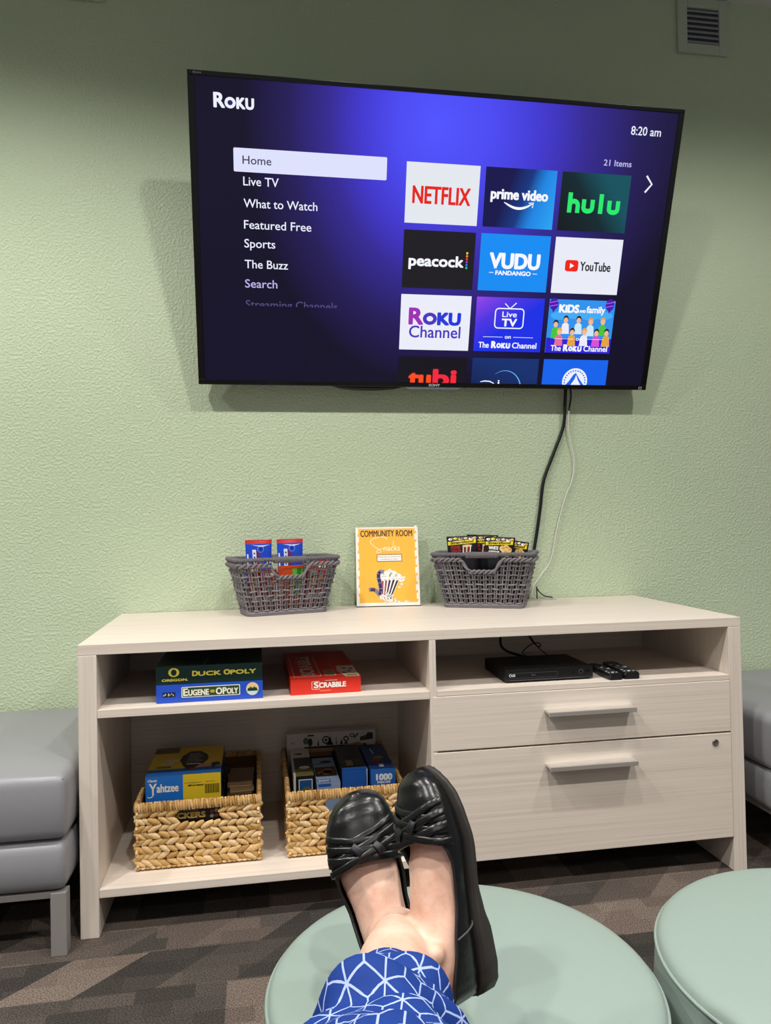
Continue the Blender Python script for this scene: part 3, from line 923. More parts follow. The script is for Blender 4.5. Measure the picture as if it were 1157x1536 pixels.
def remote(label, loc, rz, w, L, h, taper):
    t = thing('remote_control', label, 'remote control', loc, rz, 'remotes on the shelf')
    mb = MB()
    prof = [(-L / 2, .80), (-L / 2 + .004, .93), (-L / 2 + .012, 1), (0, 1), (L / 2 - .015, taper), (L / 2 - .004, taper * .92), (L / 2, taper * .7)]
    mb.loft([[(x * w / 2 * s, y, z) for x, z in ((-1, .002), (-.85, 0), (.85, 0), (1, .002), (1, h * .7), (.86, h), (-.86, h), (-1, h * .7))] for y, s in prof], smooth=False)
    mb.build('casing', pm('#141416', .35, .5), t)
    k = 0
    for r in range(7):
        for c in (-1, 0, 1):
            b = MB(); y = -L / 2 + .024 + r * (L - .045) / 6.5; x = c * w * .27
            rad = w * (.10 if r != 3 else .12)
            b.lathe([(rad, h - .0006), (rad, h + .0010), (rad * .8, h + .0017), (.0002, h + .0019)], 10, (x, y, 0))
            b.build('button', pm(('#6b6d72' if r in (0, 5) else '#3c3e43') if (r + c) % 4 else '#a8aab0', .5), t)
    return t
remote('black remote control between the disc player and the other remote', (1.466, -.556, .5732), -.02, .043, .165, .017, .78)
remote('black remote control farther from the disc player, beside the other remote', (1.519, -.552, .5732), -.05, .050, .170, .019, .90)

# ------------------------------------------------------------------ water hyacinth baskets on the bottom board
STRAW = per_island('water_hyacinth_weave', [(.15, '#a0743c'), (.4, '#c39a5c'), (.6, '#d5b07a'), (.85, '#e3c698')], .6, .5, 160)
def copy_tree(o, parent=None):
    c = o.copy(); COL.objects.link(c)
    if parent is not None: c.parent = parent
    for ch in list(o.children):
        copy_tree(ch, c)
    return c
def wicker_basket(label):
    rnd = random.Random(3)
    w, d, h = .331, .410, .183
    t = thing('wicker_basket', label, 'basket', (.287, -.367, .1204), 0, 'woven straw storage baskets')
    wv = MB()
    RH = .0186
    def slot(x, z): return abs(x) < .062 and .112 < z < .152
    def side(P0, P1, nrm, has_slot):
        P0, P1 = Vector(P0), Vector(P1)
        ax = (P1 - P0); L = ax.length; ax.normalize()
        nrm = Vector(nrm)
        for r in range(8):
            z = .0172 + r * RH
            n = int(L / .0225)
            tl = radians(27) * (1 if r % 2 else -1)
            for k in range(n + 1):
                s = min(L - .006, max(.006, L * k / n + rnd.uniform(-.003, .003)))
                p = P0 + ax * s
                if has_slot and slot(p.x, z): continue
                a = ax * cos(tl + rnd.uniform(-.12, .12)) + Vector((0, 0, 1)) * sin(tl + rnd.uniform(-.12, .12))
                wv.lump(p + Vector((0, 0, z + rnd.uniform(-.0015, .0015))) + nrm * rnd.uniform(-.001, .002), a, nrm, .042 * rnd.uniform(.88, 1.15), .0168 * rnd.uniform(.9, 1.12), .0115)
    hw, hd = w / 2 - .006, d / 2 - .006
    side((-hw, -hd, 0), (hw, -hd, 0), (0, -1, 0), True)
    side((hw, -hd, 0), (hw, hd, 0), (1, 0, 0), False)
    side((hw, hd, 0), (-hw, hd, 0), (0, 1, 0), True)
    side((-hw, hd, 0), (-hw, -hd, 0), (-1, 0, 0), False)
    # foot roll and the inner face of the weave
    for A_, B_, N_ in (((-hw, -hd), (hw, -hd), (0, -1)), ((hw, -hd), (hw, hd), (1, 0)), ((hw, hd), (-hw, hd), (0, 1)), ((-hw, hd), (-hw, -hd), (-1, 0))):
        L = hypot(B_[0] - A_[0], B_[1] - A_[1]); n = int(L / .013)
        for k in range(n + 1):
            p = (A_[0] + (B_[0] - A_[0]) * k / n, A_[1] + (B_[1] - A_[1]) * k / n, .0058)
            wv.lump(p, (B_[0] - A_[0], B_[1] - A_[1], 0), (N_[0], N_[1], 0), .0165, .0100, .013)
    wv.build('weave', STRAW, t)
    iw, idp = hw - .003, hd - .003
    b = MB()
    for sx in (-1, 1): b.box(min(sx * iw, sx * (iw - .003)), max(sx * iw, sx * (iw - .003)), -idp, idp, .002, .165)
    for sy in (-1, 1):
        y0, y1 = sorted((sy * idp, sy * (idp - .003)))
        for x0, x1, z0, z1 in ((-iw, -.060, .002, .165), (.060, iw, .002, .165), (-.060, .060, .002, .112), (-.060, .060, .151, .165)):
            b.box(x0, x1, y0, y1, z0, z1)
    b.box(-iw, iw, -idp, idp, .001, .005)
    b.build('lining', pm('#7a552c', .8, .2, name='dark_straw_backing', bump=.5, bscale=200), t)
    rm = MB()
    hw, hd = w / 2 - .004, d / 2 - .004
    for A_, B_, N_ in (((-hw, -hd), (hw, -hd), (0, -1)), ((hw, -hd), (hw, hd), (1, 0)), ((hw, hd), (-hw, hd), (0, 1)), ((-hw, hd), (-hw, -hd), (-1, 0))):
        L = hypot(B_[0] - A_[0], B_[1] - A_[1]); n = int(L / .0068)
        for k in range(n + 1):
            p = Vector((A_[0] + (B_[0] - A_[0]) * k / n, A_[1] + (B_[1] - A_[1]) * k / n, h - .0155 + rnd.uniform(-.0008, .0008)))
            ax = Vector((B_[0] - A_[0], B_[1] - A_[1], 0)).normalized()
            rm.lump(p + Vector((N_[0], N_[1], 0)) * rnd.uniform(-.0006, .001), Vector((0, 0, 1)) + ax * rnd.uniform(-.22, .05), (N_[0], N_[1], 0), .033, .0098, .0155, 0, 6, 4)
    rm.build('rim', per_island('wrapped_straw_rim', [(.15, '#8a5f30'), (.35, '#b98d50'), (.6, '#cda468'), (.85, '#dfc08c')], .55, .5, 160), t)
    return t
bk = wicker_basket('straw basket holding the blue and yellow dice game box, on the bottom board')
bk2 = copy_tree(bk)
bk2.location = (.689, -.370, .1204)
bk2['label'] = 'straw basket full of jigsaw puzzle boxes, behind the black shoes'

ZB = .1268
def f_chk(A, w, h):
    A.text('CHECKERS', .0285, .1180, .1520, .0140, 1, 2, .0013)
    A.text('A FAMILY OF CLASSIC', .030, .1365, .135, .0050, 2, 2)
    for k in range(3):
        for j in range(2): A.disc(.170 + k * .012, .119 + j * .012 + k * .002, .0052, .0052, 2 + (k + j) % 2, 2, 12)
box_thing('game_box', 'black box with gold Checkers lettering inside the straw basket, seen through its handle slot', 'board game', .1510, .3500, -.5500, -.2400, ZB, ZB + .1455,
          ['#101013', '#d3b25c', '#8d8d90', '#8a3326'], f_chk)
def f_yah(A, w, h):
    A.rect(0, 0, w * .495, h, 1); A.rect(w * .495, 0, w, h, 2)
    k = w / .2
    A.text('Classic', .006 * k, h - .0145, .030 * k, .0062, 3, 2, .0003, .2)
    bl = Art(A.mb, A.fn, .0004)
    bl.text('Y', .010 * k, h - .050, .0290 * k, .0300, 3, 2, .0008)
    bl.stroke([(.022 * k, h - .048), (.016 * k, h - .056), (.008 * k, h - .0575), (.006 * k, h - .054)], .0028, 3, 2)
    bl.text('ahtzee', .0300 * k, h - .0440, .0865 * k, .0215, 3, 2, .0009)
    A.text('An exciting game of', w * .51, h - .025, w * .73, .0034, 4, 2); A.text('skill and chance!', w * .56, h - .033, w * .765, .0042, 4, 2, .0004)
    A.text('Ages 8 and up', w * .80, h - .0245, w * .92, .0030, 4, 2)
    x = w * .785
    for q in range(19):
        ww = (.0007, .0012, .0018)[q * 7 % 3]
        A.rect(x, h - .0560, x + ww, h - .0300, 4, 2); x += ww + (.0007, .0011)[q % 2]
def t_yah(A, w, d):
    A.rect(0, 0, w, d, 2)
    A.rect(0, 0, w, .052, 5, 2); A.rect(0, d - .055, w * .35, d, 6, 2)
    A.poly([(w * .55, .030), (w * .74, .085), (w * .80, .125), (w * .78, .165), (w * .66, .205), (w * .52, .205), (w * .42, .165), (w * .40, .120), (w * .46, .075)], 4, 3)
    for q in range(6): A.stroke([(w * (.50 + .02 * (q % 2)), .110 + q * .014), (w * (.72 - .03 * (q % 3)), .110 + q * .014)], .0022, 3, 4)
    A.text('Yahtzee', w * .50, .080, w * .70, .014, 3, 4, .0006)
    A.disc(w * .60, .040, .010, .012, 7, 4); A.poly([(w * .62, .045), (w * .92, .060), (w * .93, .085), (w * .70, .080)], 8, 4)
    A.poly([(w * .86, .040), (w * .93, .060), (w * .99, .065), (w * .95, .090), (w * .86, .085)], 9, 5)
    for u, v in ((.20, .120), (.26, .100), (.31, .120), (.24, .085), (.16, .090)):
        A.rrect(w * u, v, w * u + .014, v + .014, .003, 3, 4); A.disc(w * u + .005, v + .005, .0016, .0016, 4, 5, 8); A.disc(w * u + .010, v + .010, .0016, .0016, 4, 5, 8)
    A.rect(w * .10, .062, w * .30, .074, 6, 4)
box_thing('game_box', 'blue and yellow dice game box lettered Classic Yahtzee, sticking out of the straw basket', 'board game', .1420, .3440, -.5120, -.2580, ZB + .1460, ZB + .2235,
          ['#123a78', '#1f74d0', '#e6c52a', '#f2efe6', '#15140f', '#1d63b4', '#6b5a1f', '#b03325', '#d7a98a', '#1c2130'], f_yah, t_yah)
box_thing('game_box', 'plain black box in the dark corner of the straw basket, under the thin tan boxes', 'board game', .3560, .4340, -.5250, -.2300, ZB, ZB + .118, ['#17130f'])
for i in range(4):
    box_thing('thin_box', ['flat tan box at the bottom of the small stack beside the dice game box', 'flat tan box second from the bottom of the small stack beside the dice game box', 'flat tan box second from the top of the small stack beside the dice game box', 'flat tan box on top of the small stack beside the dice game box'][i], 'box',
              .3600 + .002 * (i % 2), .4280 + .004 * (i % 2), -.470 + .006 * i, -.330 + .004 * i, ZB + .1185 + i * .0125, ZB + .1305 + i * .0125, [['#6d543a', '#59452f', '#7b6144', '#6a5136'][i], '#a08660'],
              lambda A, w, h: A.rect(.002, .003, w - .002, .005, 1), rz=(.06, -.05, .09, -.04)[i], group='thin boxes stacked in the basket corner')

# ---- puzzle boxes in the second basket
def f_pano(A, w, h):
    A.rect(0, 0, w, h, 0, .5); A.rect(.055, h - .100, w - .030, h - .043, 1, 1); A.rect(.060, h - .075, w * .5, h - .052, 2, 2)
    A.poly([(.05, h - .048), (w * .55, h - .050), (w * .8, h - .036), (w - .02, h - .055), (w - .02, h - .06), (.05, h - .062)], 3, 3)
    def tower(u, ww, hh): A.poly([(u - ww / 2, h - .041), (u + ww / 2, h - .041), (u + ww * .25, h - .041 + hh * .6), (u, h - .041 + hh), (u - ww * .25, h - .041 + hh * .6)], 4, 3)
    for u, ww, hh in ((.100, .006, .018), (.135, .022, .022), (.139, .010, .030), (.158, .003, .030), (.140, .020, .012), (.175, .010, .016), (.190, .014, .010)): tower(u, ww, hh)
    A.disc(.125, h - .024, .0125, .0130, 4, 3, 18); A.disc(.125, h - .024, .0085, .0090, 0, 4, 18); A.disc(.125, h - .024, .0045, .0050, 4, 5, 14)
    A.disc(.060, h - .024, .0085, .011, 5, 3); A.disc(.074, h - .029, .0075, .013, 4, 4); A.rect(.066, h - .010, .086, h - .005, 4, 3)
    A.disc(.190, h - .024, .0090, .0090, 4, 3); A.disc(.190, h - .024, .0050, .0050, 0, 4); A.disc(.210, h - .014, .0080, .0065, 4, 3); A.disc(.210, h - .014, .0050, .0035, 0, 4)
    A.poly([(.214, h - .020), (.229, h - .006), (.231, h - .012), (.219, h - .026)], 5, 3)
    A.poly([(.235, h - .034), (.278, h - .030), (.278, h - .010), (.262, h - .008), (.255, h - .016), (.236, h - .022)], 4, 3); A.stroke([(.240, h - .030), (.258, h - .018)], .003, 6, 4)
    A.text('PIC', .012, h - .032, .026, .006, 4, 2, 0, .2)
    for u in (.135, .170, .262): A.stroke([(u, h - .012), (u, h - .001)], .0006, 4, 3)
box_thing('puzzle_box', 'white panorama jigsaw box with sketched landmarks, standing at the back of the basket', 'puzzle', .5380, .8240, -.2270, -.1900, ZB, .3605,
          ['#cfc6bd', '#2b221c', '#7c5d3e', '#a5805a', '#2e2b2a', '#5d6a54', '#8c4a3e'], f_pano, group='jigsaw boxes in the straw basket')
def f_gold(A, w, h):
    A.rect(.006, 0, w, h, 1); A.rect(.014, h - .052, w - .004, h - .010, 2, 2); A.rect(.0165, h - .0495, w - .0065, h - .0125, 3, 3)
    A.poly([(.0165, h - .0495), (w - .0065, h - .0495), (w - .0065, h - .038), (w - .020, h - .030), (.026, h - .036), (.0165, h - .042)], 4, 4)
def t_gold(A, w, d):
    A.rect(.006, .0, w, .060, 4); A.rect(.006, .060, w, .165, 1); A.disc(w * .6, .070, .016, .014, 2, 2, 14); A.disc(w * .45, .200, .010, .008, 1, 2); A.rect(.012, .195, .028, .205, 1, 2)
box_thing('puzzle_box', 'white and black jigsaw box with a small framed picture on its end', 'puzzle', .5465, .6040, -.4900, -.2350, ZB, .3150,
          ['#cdc8c0', '#15161a', '#d9d6cf', '#1f4f86', '#6c6030'], f_gold, t_gold, group='jigsaw boxes in the straw basket')
def f_car(A, w, h): A.rect(0, h - .012, w, h, 0); A.rect(.004, h - .010, w * .6, h - .002, 1, 2)
def t_car(A, w, d):
    A.rect(.003, .055, w - .003, .140, 2); A.rect(.003, .0, w, .055, 0); A.rect(.004, .006, w * .6, .030, 1, 2); A.text('JIGSAW', .006, .010, w * .55, .014, 5, 3, .0006)
    A.disc(w * .50, .085, .026, .022, 3, 2, 18); A.disc(w * .62, .100, .016, .022, 3, 2, 18); A.disc(w * .3, .078, .007, .012, 4, 3); A.disc(w * .72, .078, .007, .012, 4, 3)
    A.disc(w * .6, .185, .018, .014, 4, 2, 12); A.rect(.006, .165, .030, .172, 4, 2)
box_thing('puzzle_box', 'pale blue jigsaw box with an orange car picture on its lid', 'puzzle', .6120, .6790, -.5000, -.2700, ZB, .2930,
          ['#8fa5c4', '#2355a4', '#3a2a20', '#c06a3a', '#2a2624', '#d5dbe4'], f_car, t_car, group='jigsaw boxes in the straw basket')
def f_blk(A, w, h): A.rect(0, 0, w - .003, h - .0, 1); A.rect(w - .003, 0, w, h, 3, 2)
def t_blk(A, w, d):
    rr = random.Random(5)
    A.rect(.0, .0, w, .018, 1)
    for k in range(16): A.stroke([(w * rr.uniform(.2, .9), d * rr.uniform(.5, .95)), (w * rr.uniform(.2, .9), d * rr.uniform(.5, .95))], .0016, 2, 2)
    A.rect(w * .24, .035, w * .52, .085, 4, 2)
    for k in range(4): A.rect(w * .6, .040 + k * .016, w * .88, .050 + k * .016, 2, 2)
box_thing('puzzle_box', 'jigsaw box with a black picture top and plain blue end, beside the box marked 1000', 'puzzle', .6860, .7600, -.4870, -.2500, ZB, .3215,
          ['#14161a', '#1f56a8', '#4a5548', '#b9c2cc', '#8c8450'], f_blk, t_blk, group='jigsaw boxes in the straw basket')
def f_thou(A, w, h):
    A.text('1000', .0165, h - .0280, .0615, .0165, 1, 2, .0016); A.text('PIECES', .0190, h - .0375, .0570, .0058, 1, 2, .0005)
def t_thou(A, w, d):
    A.rect(0, .012, w, d, 2); A.disc(w * .38, .085, .015, .016, 3, 2, 14); A.disc(w * .55, .115, .016, .014, 4, 2, 14); A.disc(w * .48, .098, .014, .008, 5, 3, 12)
    for k in range(4): A.rect(w * .42, .028 + k * .007, w * .60, .032 + k * .007, 1, 3)
    A.stroke([(w * .42, .150), (w * .36, .205)], .003, 1, 3)
box_thing('puzzle_box', 'blue jigsaw box with 1000 in white figures on its end, nearest the shoe toe', 'puzzle', .7670, .8395, -.5060, -.2580, ZB, .3205,
          ['#2a68ba', '#e6eaf2', '#16306e', '#8e2a2c', '#7d7a52', '#3a5a3a'], f_thou, t_thou, group='jigsaw boxes in the straw basket')

# ------------------------------------------------------------------ grey rope baskets on the console top
ROPE = per_island('grey_paper_rope', [(.2, '#4e4a4e'), (.5, '#6c686c'), (.85, '#8a868a')], .7, .8, 420)
BW, BD, TWD2, TD2, BH = .130, .0575, .1720, .0840, .187
def rrpt(s, a, b, r):
    """point at arc share s of a rounded rectangle (starts mid front, runs towards +x)"""
    segs = [(a - r), (pi / 2 * r), 2 * (b - r), (pi / 2 * r), 2 * (a - r), (pi / 2 * r), 2 * (b - r), (pi / 2 * r), (a - r)]
    tot = sum(segs); q = (s % 1) * tot
    for i, L in enumerate(segs):
        if q <= L or i == 8: break
        q -= L
    t = q / L
    if i == 0: return (t * (a - r), -b), (0, -1)
    if i == 8: return (-(a - r) + t * (a - r), -b), (0, -1)
    if i == 2: return (a, -(b - r) + 2 * (b - r) * t), (1, 0)
    if i == 4: return ((a - r) - 2 * (a - r) * t, b), (0, 1)
    if i == 6: return (-a, (b - r) - 2 * (b - r) * t), (-1, 0)
    cx, cy, a0 = {1: (a - r, -(b - r), -pi / 2), 3: (a - r, b - r, 0), 5: (-(a - r), b - r, pi / 2), 7: (-(a - r), -(b - r), pi)}[i]
    g = a0 + pi / 2 * t
    return (cx + r * cos(g), cy + r * sin(g)), (cos(g), sin(g))
def bpt(s, z, off=0.0):
    t = z / BH
    (x, y), (nx, ny) = rrpt(s, BW + (TWD2 - BW) * t, BD + (TD2 - BD) * t, .018)
    return Vector((x + nx * off, y + ny * off, z))
def rope_basket(label):
    t = thing('rope_basket', label, 'basket', (.537, -.130, CH + .0002), radians(14), 'grey rope baskets on the console top')
    HX, HT, HB = .052, BH - .013, BH - .056           # the handle opening, front and back
    NS = 46
    def hole(s):
        p = bpt(s, BH - .03)
        return abs(p.x) < HX and abs(p.y) > .05
    wv = MB()
    for k in range(NS):
        s = (k + .5) / NS
        top = HB - .004 if hole(s) else BH - .008
        for d in (-.0035, .0035):
            wv.tube([bpt(s + d / .85, .004 + (top - .004) * q / 8, .0016 * (1 if (q + k) % 2 else -1)) for q in range(9)], .0027, 6)
    z = .0165
    r = 0
    while z < BH - .030:
        pts, runs = [], []
        for k in range(NS * 2 + 1):
            s = k / (NS * 2)
            if hole(s) and z > HB - .006:
                if len(pts) > 1: runs.append(pts)
                pts = []
                continue
            ph = 1 if ((k // 2 + r) % 2) else -1
            zz = z + .0012 * sin(k * 1.3 + r)
            pts.append(bpt(s, zz, .0042 * ph * (1 if k % 2 else .25)))
        if len(pts) > 1: runs.append(pts)
        for p in runs: wv.tube(p, .0031, 6)
        z += .0158; r += 1
    for zz in (.0035, .0095):
        wv.tube([bpt(k / 120, zz, .001) for k in range(120)], .0048, 6, True)
    wv.build('weave', ROPE, t)
    fl = MB(); fl.box(-BW + .006, BW - .006, -BD + .006, BD - .006, .0005, .004); fl.build('base', pm('#454146', .8, .2), t)
    # plaited band under the rim that dips round the handle openings
    br = MB()
    for ph in (0, pi):
        pts = []
        n = 320
        for k in range(n):
            s = k / n
            p = bpt(s, BH - .03)
            dip = 0
            if abs(p.y) > .05:
                dip = .040 * (1 - smooth01((abs(p.x) - .040) / .032))
            zz = BH - .0245 - dip
            pts.append(bpt(s, zz + .0048 * sin(k * .55 + ph), .0042 + .0042 * cos(k * .55 + ph)))
        br.tube(pts, .0040, 6, True)
    br.build('plaited_band', ROPE, t)
    rm = MB()
    def coil(s0, s1, rad, wire, turns, lift=0):
        n = turns * 9
        pts = []
        for k in range(n + 1):
            s = s0 + (s1 - s0) * k / n
            a_ = 2 * pi * k / 9
            q = bpt(s, BH - .0055 + lift)
            o = bpt(s, BH - .0055 + lift, rad * cos(a_))
            pts.append(Vector((o.x, o.y, q.z + rad * sin(a_))))
        rm.tube(pts, wire, 5)
    coil(0, 1, .0048, .0028, 170)
    rm.tube([bpt(k / 120, BH - .0055) for k in range(120)], .0050, 6, True)
    rm.build('rim', ROPE, t)
    for sgn in (0, .5):
        h_ = rm
        rm = MB()
        coil(sgn - .056, sgn + .056, .0085, .0030, 19, -.002)
        rm.tube([bpt(sgn - .056 + .112 * k / 12, BH - .0075) for k in range(13)], .0085, 8)
        rm.build('handle', ROPE, t)
        rm = h_
    return t
rb = rope_basket('grey rope basket holding two blue snack packs, on top of the console')
rb2 = copy_tree(rb)
rb2.location = (1.226, -.1616, CH + .0002); rb2.rotation_euler = (0, 0, radians(-25.6))
rb2['label'] = 'grey rope basket full of black popcorn bags, beside the hanging cables'

def pouch(name, label, cat, basket, x, y, z, w, h, t, rows, prints=None, rz=0, tilt=0, lean=0, group=None, mats=()):
    """a sealed packet; rows = [(share of height, material index)...]"""
    M = Matrix.Translation(basket[0]) @ Matrix.Rotation(basket[1], 4, 'Z') @ Matrix.Translation((x, y, z)) @ Matrix.Rotation(rz, 4, 'Z') @ Matrix.Rotation(tilt, 4, 'Y') @ Matrix.Rotation(lean, 4, 'X')
    o = bpy.data.objects.new(name, None); COL.objects.link(o); o.empty_display_size = .03
    tag(o, label, cat, group)
    rnd = random.Random(label)
    ph = rnd.uniform(0, 6)
    def T(u, v):
        e = max(0, 1 - abs(2 * u / w) ** 3) ** .6
        g = max(0, sin(pi * min(1, max(0, (v - .03 * h) / (h * .94))))) ** .45
        return t / 2 * e * g + .0006 + .0012 * e * g * sin(40 * u + 60 * v + ph)
    def S(u, v, l, sg=-1):
        return Vector((u * (1 - .05 * sin(pi * v / h)), sg * (T(u, v) + l), v))
    mb = MB()
    nu, nv = 12, 18
    for sg in (-1, 1):
        vs = [S(-w / 2 + w * i / nu, h * j / nv, 0, sg) for j in range(nv + 1) for i in range(nu + 1)]
        fs, mi = [], []
        for j in range(nv):
            for i in range(nu):
                f = (j * (nu + 1) + i, j * (nu + 1) + i + 1, (j + 1) * (nu + 1) + i + 1, (j + 1) * (nu + 1) + i)
                fs.append(f if sg < 0 else f[::-1])
                vv = (j + .5) / nv
                mi.append([m for q, m in rows if vv <= q][0])
        mb.add(vs, fs, lambda k: mi[k], True)
    body = mb.build('wrapper', mats, o)
    for v0, v1 in ((0, .035 * h), (.955 * h, h)):
        cr = MB()
        n = 28
        for i in range(n):
            u0 = -w / 2 + w * i / n; u1 = u0 + w / n
            cr.hexa([(u0, -.0011, v0), (u1, -.0011, v0), (u0, .0011, v0), (u1, .0011, v0), (u0, -.0022 if i % 2 else -.0012, v1), (u1, -.0012 if i % 2 else -.0022, v1), (u0, .0011, v1), (u1, .0011, v1)])
        cr.build('crimped_seal', mats[rows[-1][1]], o)
    if prints:
        pb = MB()
        prints(Art(pb, lambda u, v, l: S(u, v, l + .0007), .0004, None, 8), w, h)
        pb.build('print', mats, body)
    o.matrix_world = M
    return o
LB = ((.537, -.130, CH), radians(14)); RB = ((1.226, -.1616, CH), radians(-25.6))
def p_blue(A, w, h):
    A.rect(-w * .27, h * .60, -w * .13, h * .86, 3); 
    for k in range(4): A.rect(-w * .23, h * (.63 + k * .055), -w * .17, h * (.655 + k * .055), 1, 2)
    A.poly([(-w * .10, h * .62), (w * .02, h * .62), (w * .02, h * .78), (-w * .10, h * .86)], 2, 1)
    A.disc(w * .05, h * .865, w * .125, h * .048, 4, 1, 20); A.disc(w * .05, h * .865, w * .105, h * .040, 0, 2, 20); A.disc(w * .05, h * .87, w * .05, h * .022, 5, 3, 14)
    A.rect(-w * .47, h * .60, -w * .42, h * .80, 3); A.rect(w * .22, h * .66, w * .45, h * .70, 3)
    A.poly([(w * -.3, h * .93), (w * .1, h * .895), (w * .42, h * .93), (w * .1, h * .915)], 3, 1)
BLUE = [pm(c, .25, .5, name='foil_' + c[1:]) for c in ('#1c48c8', '#163a9e', '#7c2036', '#dfe4f2', '#7f9ae4', '#0f2c80')] + [pm('#d0322e', .25, .5, name='foil_red')]
pouch('snack_pack', 'blue snack pack with a plain red top, the one farther from the poster', 'snack', LB, -.077, .012, .012, .090, .231, .024, [(.93, 0), (1, 6)], p_blue, .02, 0, -.02, 'blue snack packs in the rope basket', BLUE)
pouch('snack_pack', 'blue snack pack with a red and white zigzag top, next to the poster', 'snack', LB, .031, .016, .012, .090, .231, .024, [(.93, 0), (.96, 3), (1, 6)], p_blue, -.03, 0, -.02, 'blue snack packs in the rope basket', BLUE)
def p_red(A, w, h):
    A.disc(0, h * .62, w * .3, h * .13, 1, 1, 18); A.disc(0, h * .62, w * .18, h * .08, 2, 2, 18); A.rect(-w * .4, h * .25, w * .4, h * .36, 3, 1)
    A.rect(-w * .3, h * .84, w * .3, h * .92, 3, 1)
REDM = [pm(c, .3, .5, name='foil_' + c[1:]) for c in ('#b8231f', '#e0782a', '#f0c840', '#e8e0da')]
ORG = [pm(c, .3, .5, name='foil_' + c[1:]) for c in ('#f05a1c', '#7ed84a', '#2f9a3c', '#e8c04a')]
def p_org(A, w, h):
    A.rect(w * .03, h * .35, w * .47, h * .94, 1); A.poly([(w * .20, h * .60), (w * .34, h * .60), (w * .40, h * .94), (w * .22, h * .94)], 2, 2); A.rect(-w * .45, h * .70, -w * .30, h * .76, 3, 2)
pouch('snack_pack', 'orange and green snack pack behind the handle opening of the rope basket', 'snack', LB, .012, -.034, .008, .086, .152, .022, [(1, 0)], p_org, 0, 0, .14, 'small snack packs in the rope basket', ORG)
for i, (x, y, hh, rz, lab) in enumerate(((-.096, -.034, .158, .15, 'red and orange snack pack under the blue pack farthest from the poster'), (-.060, -.036, .140, -.1, 'red and orange snack pack beside the orange and green pack, under the blue pack'),
                                          (.078, -.036, .146, .12, 'red and orange snack pack beside the orange and green pack, on its poster side'), (.104, -.016, .168, -.25, 'red and orange snack pack at the basket end nearest the poster'))):
    pouch('snack_pack', lab, 'snack', LB, x, y, .008, .046, hh, .018, [(1, 0)], p_red, rz, (-.12, .02, .05, .16)[i], .08, 'small snack packs in the rope basket', REDM)
POP = [pm(c, .3, .5, name='bag_' + c[1:]) for c in ('#15151a', '#ead62a', '#2a2318', '#e6c58c', '#ece8e2', '#a02a2c', '#2c5c3a', '#d8a040')]
def p_pop(kind):
    def f(A, w, h):
        tops = ((-.38, .955), (-.22, .965), (-.05, .955), (.12, .965), (.28, .955), (.40, .965))
        for k, (u, v) in enumerate(tops): A.disc(w * u, h * v, w * .065, h * .018, (4, 1, 3, 3, 4, 7)[k], 2, 12); A.disc(w * u + .002, h * v, w * .024, h * .008, 2, 3, 8)
        A.poly([(-w * .46, h * .862), (w * .45, h * .885), (w * .45, h * .942), (-w * .46, h * .918)], 1, 3)
        sl = .023 * h / (.91 * w)
        A2 = Art(A.mb, lambda u, v, l: A.fn(u, v + (u + w * .46) * sl, l), .0004)
        A2.text('Smartfood', -w * .38, h * .876, w * .36, .0085, 2, 4, .0006, .25)
        if kind == 0:
            for k in range(5): A.poly([(w * (.02 + k * .055), h * .72), (w * (.05 + k * .055), h * .72), (w * (.06 + k * .06), h * .835), (w * (.025 + k * .06), h * .835)], 5 if k % 2 else 4, 3)
            A.disc(w * .17, h * .845, w * .16, h * .020, 3, 3.5, 16); A.text('MOVIE', -w * .36, h * .805, -w * .06, .010, 5, 3, .0006); A.text('THEATER', -w * .36, h * .755, -w * .03, .008, 5, 3, .0004)
        else:
            A.text('WHITE', -w * .34, h * .800, -w * .02, .0105, 4, 3, .0008); A.text('CHEDDAR', -w * .34, h * .735, w * .02, .0095, 4, 3, .0007)
            for u, v in ((.12, .82), (.24, .835), (.33, .80), (.20, .765), (.30, .74)): A.disc(w * u, h * v, w * .10, h * .045, 3, 3, 14); A.disc(w * u + .003, h * v + .002, w * .05, h * .02, 7, 4, 10)
    return f
pouch('popcorn_bag', 'black popcorn bag with a striped bucket picture, at the poster end of the rope basket', 'snack', RB, -.068, -.016, .020, .108, .222, .032, [(1, 0)], p_pop(0), .05, -.04, -.03, 'black popcorn bags in the rope basket', POP)
pouch('popcorn_bag', 'black popcorn bag with white cheddar lettering, in the middle of the rope basket', 'snack', RB, .044, -.022, .022, .104, .216, .030, [(1, 0)], p_pop(1), -.05, .05, -.02, 'black popcorn bags in the rope basket', POP)
pouch('popcorn_bag', 'lowest leaning black popcorn bag at the cable end of the rope basket', 'snack', RB, .074, .016, .022, .088, .204, .024, [(1, 0)], p_pop(1), -.1, .16, -.03, 'black popcorn bags in the rope basket', POP)
pouch('popcorn_bag', 'black popcorn bag behind the white cheddar bag, its top showing', 'snack', RB, -.020, .034, .020, .110, .224, .024, [(1, 0)], p_pop(0), .0, .03, -.03, 'black popcorn bags in the rope basket', POP)

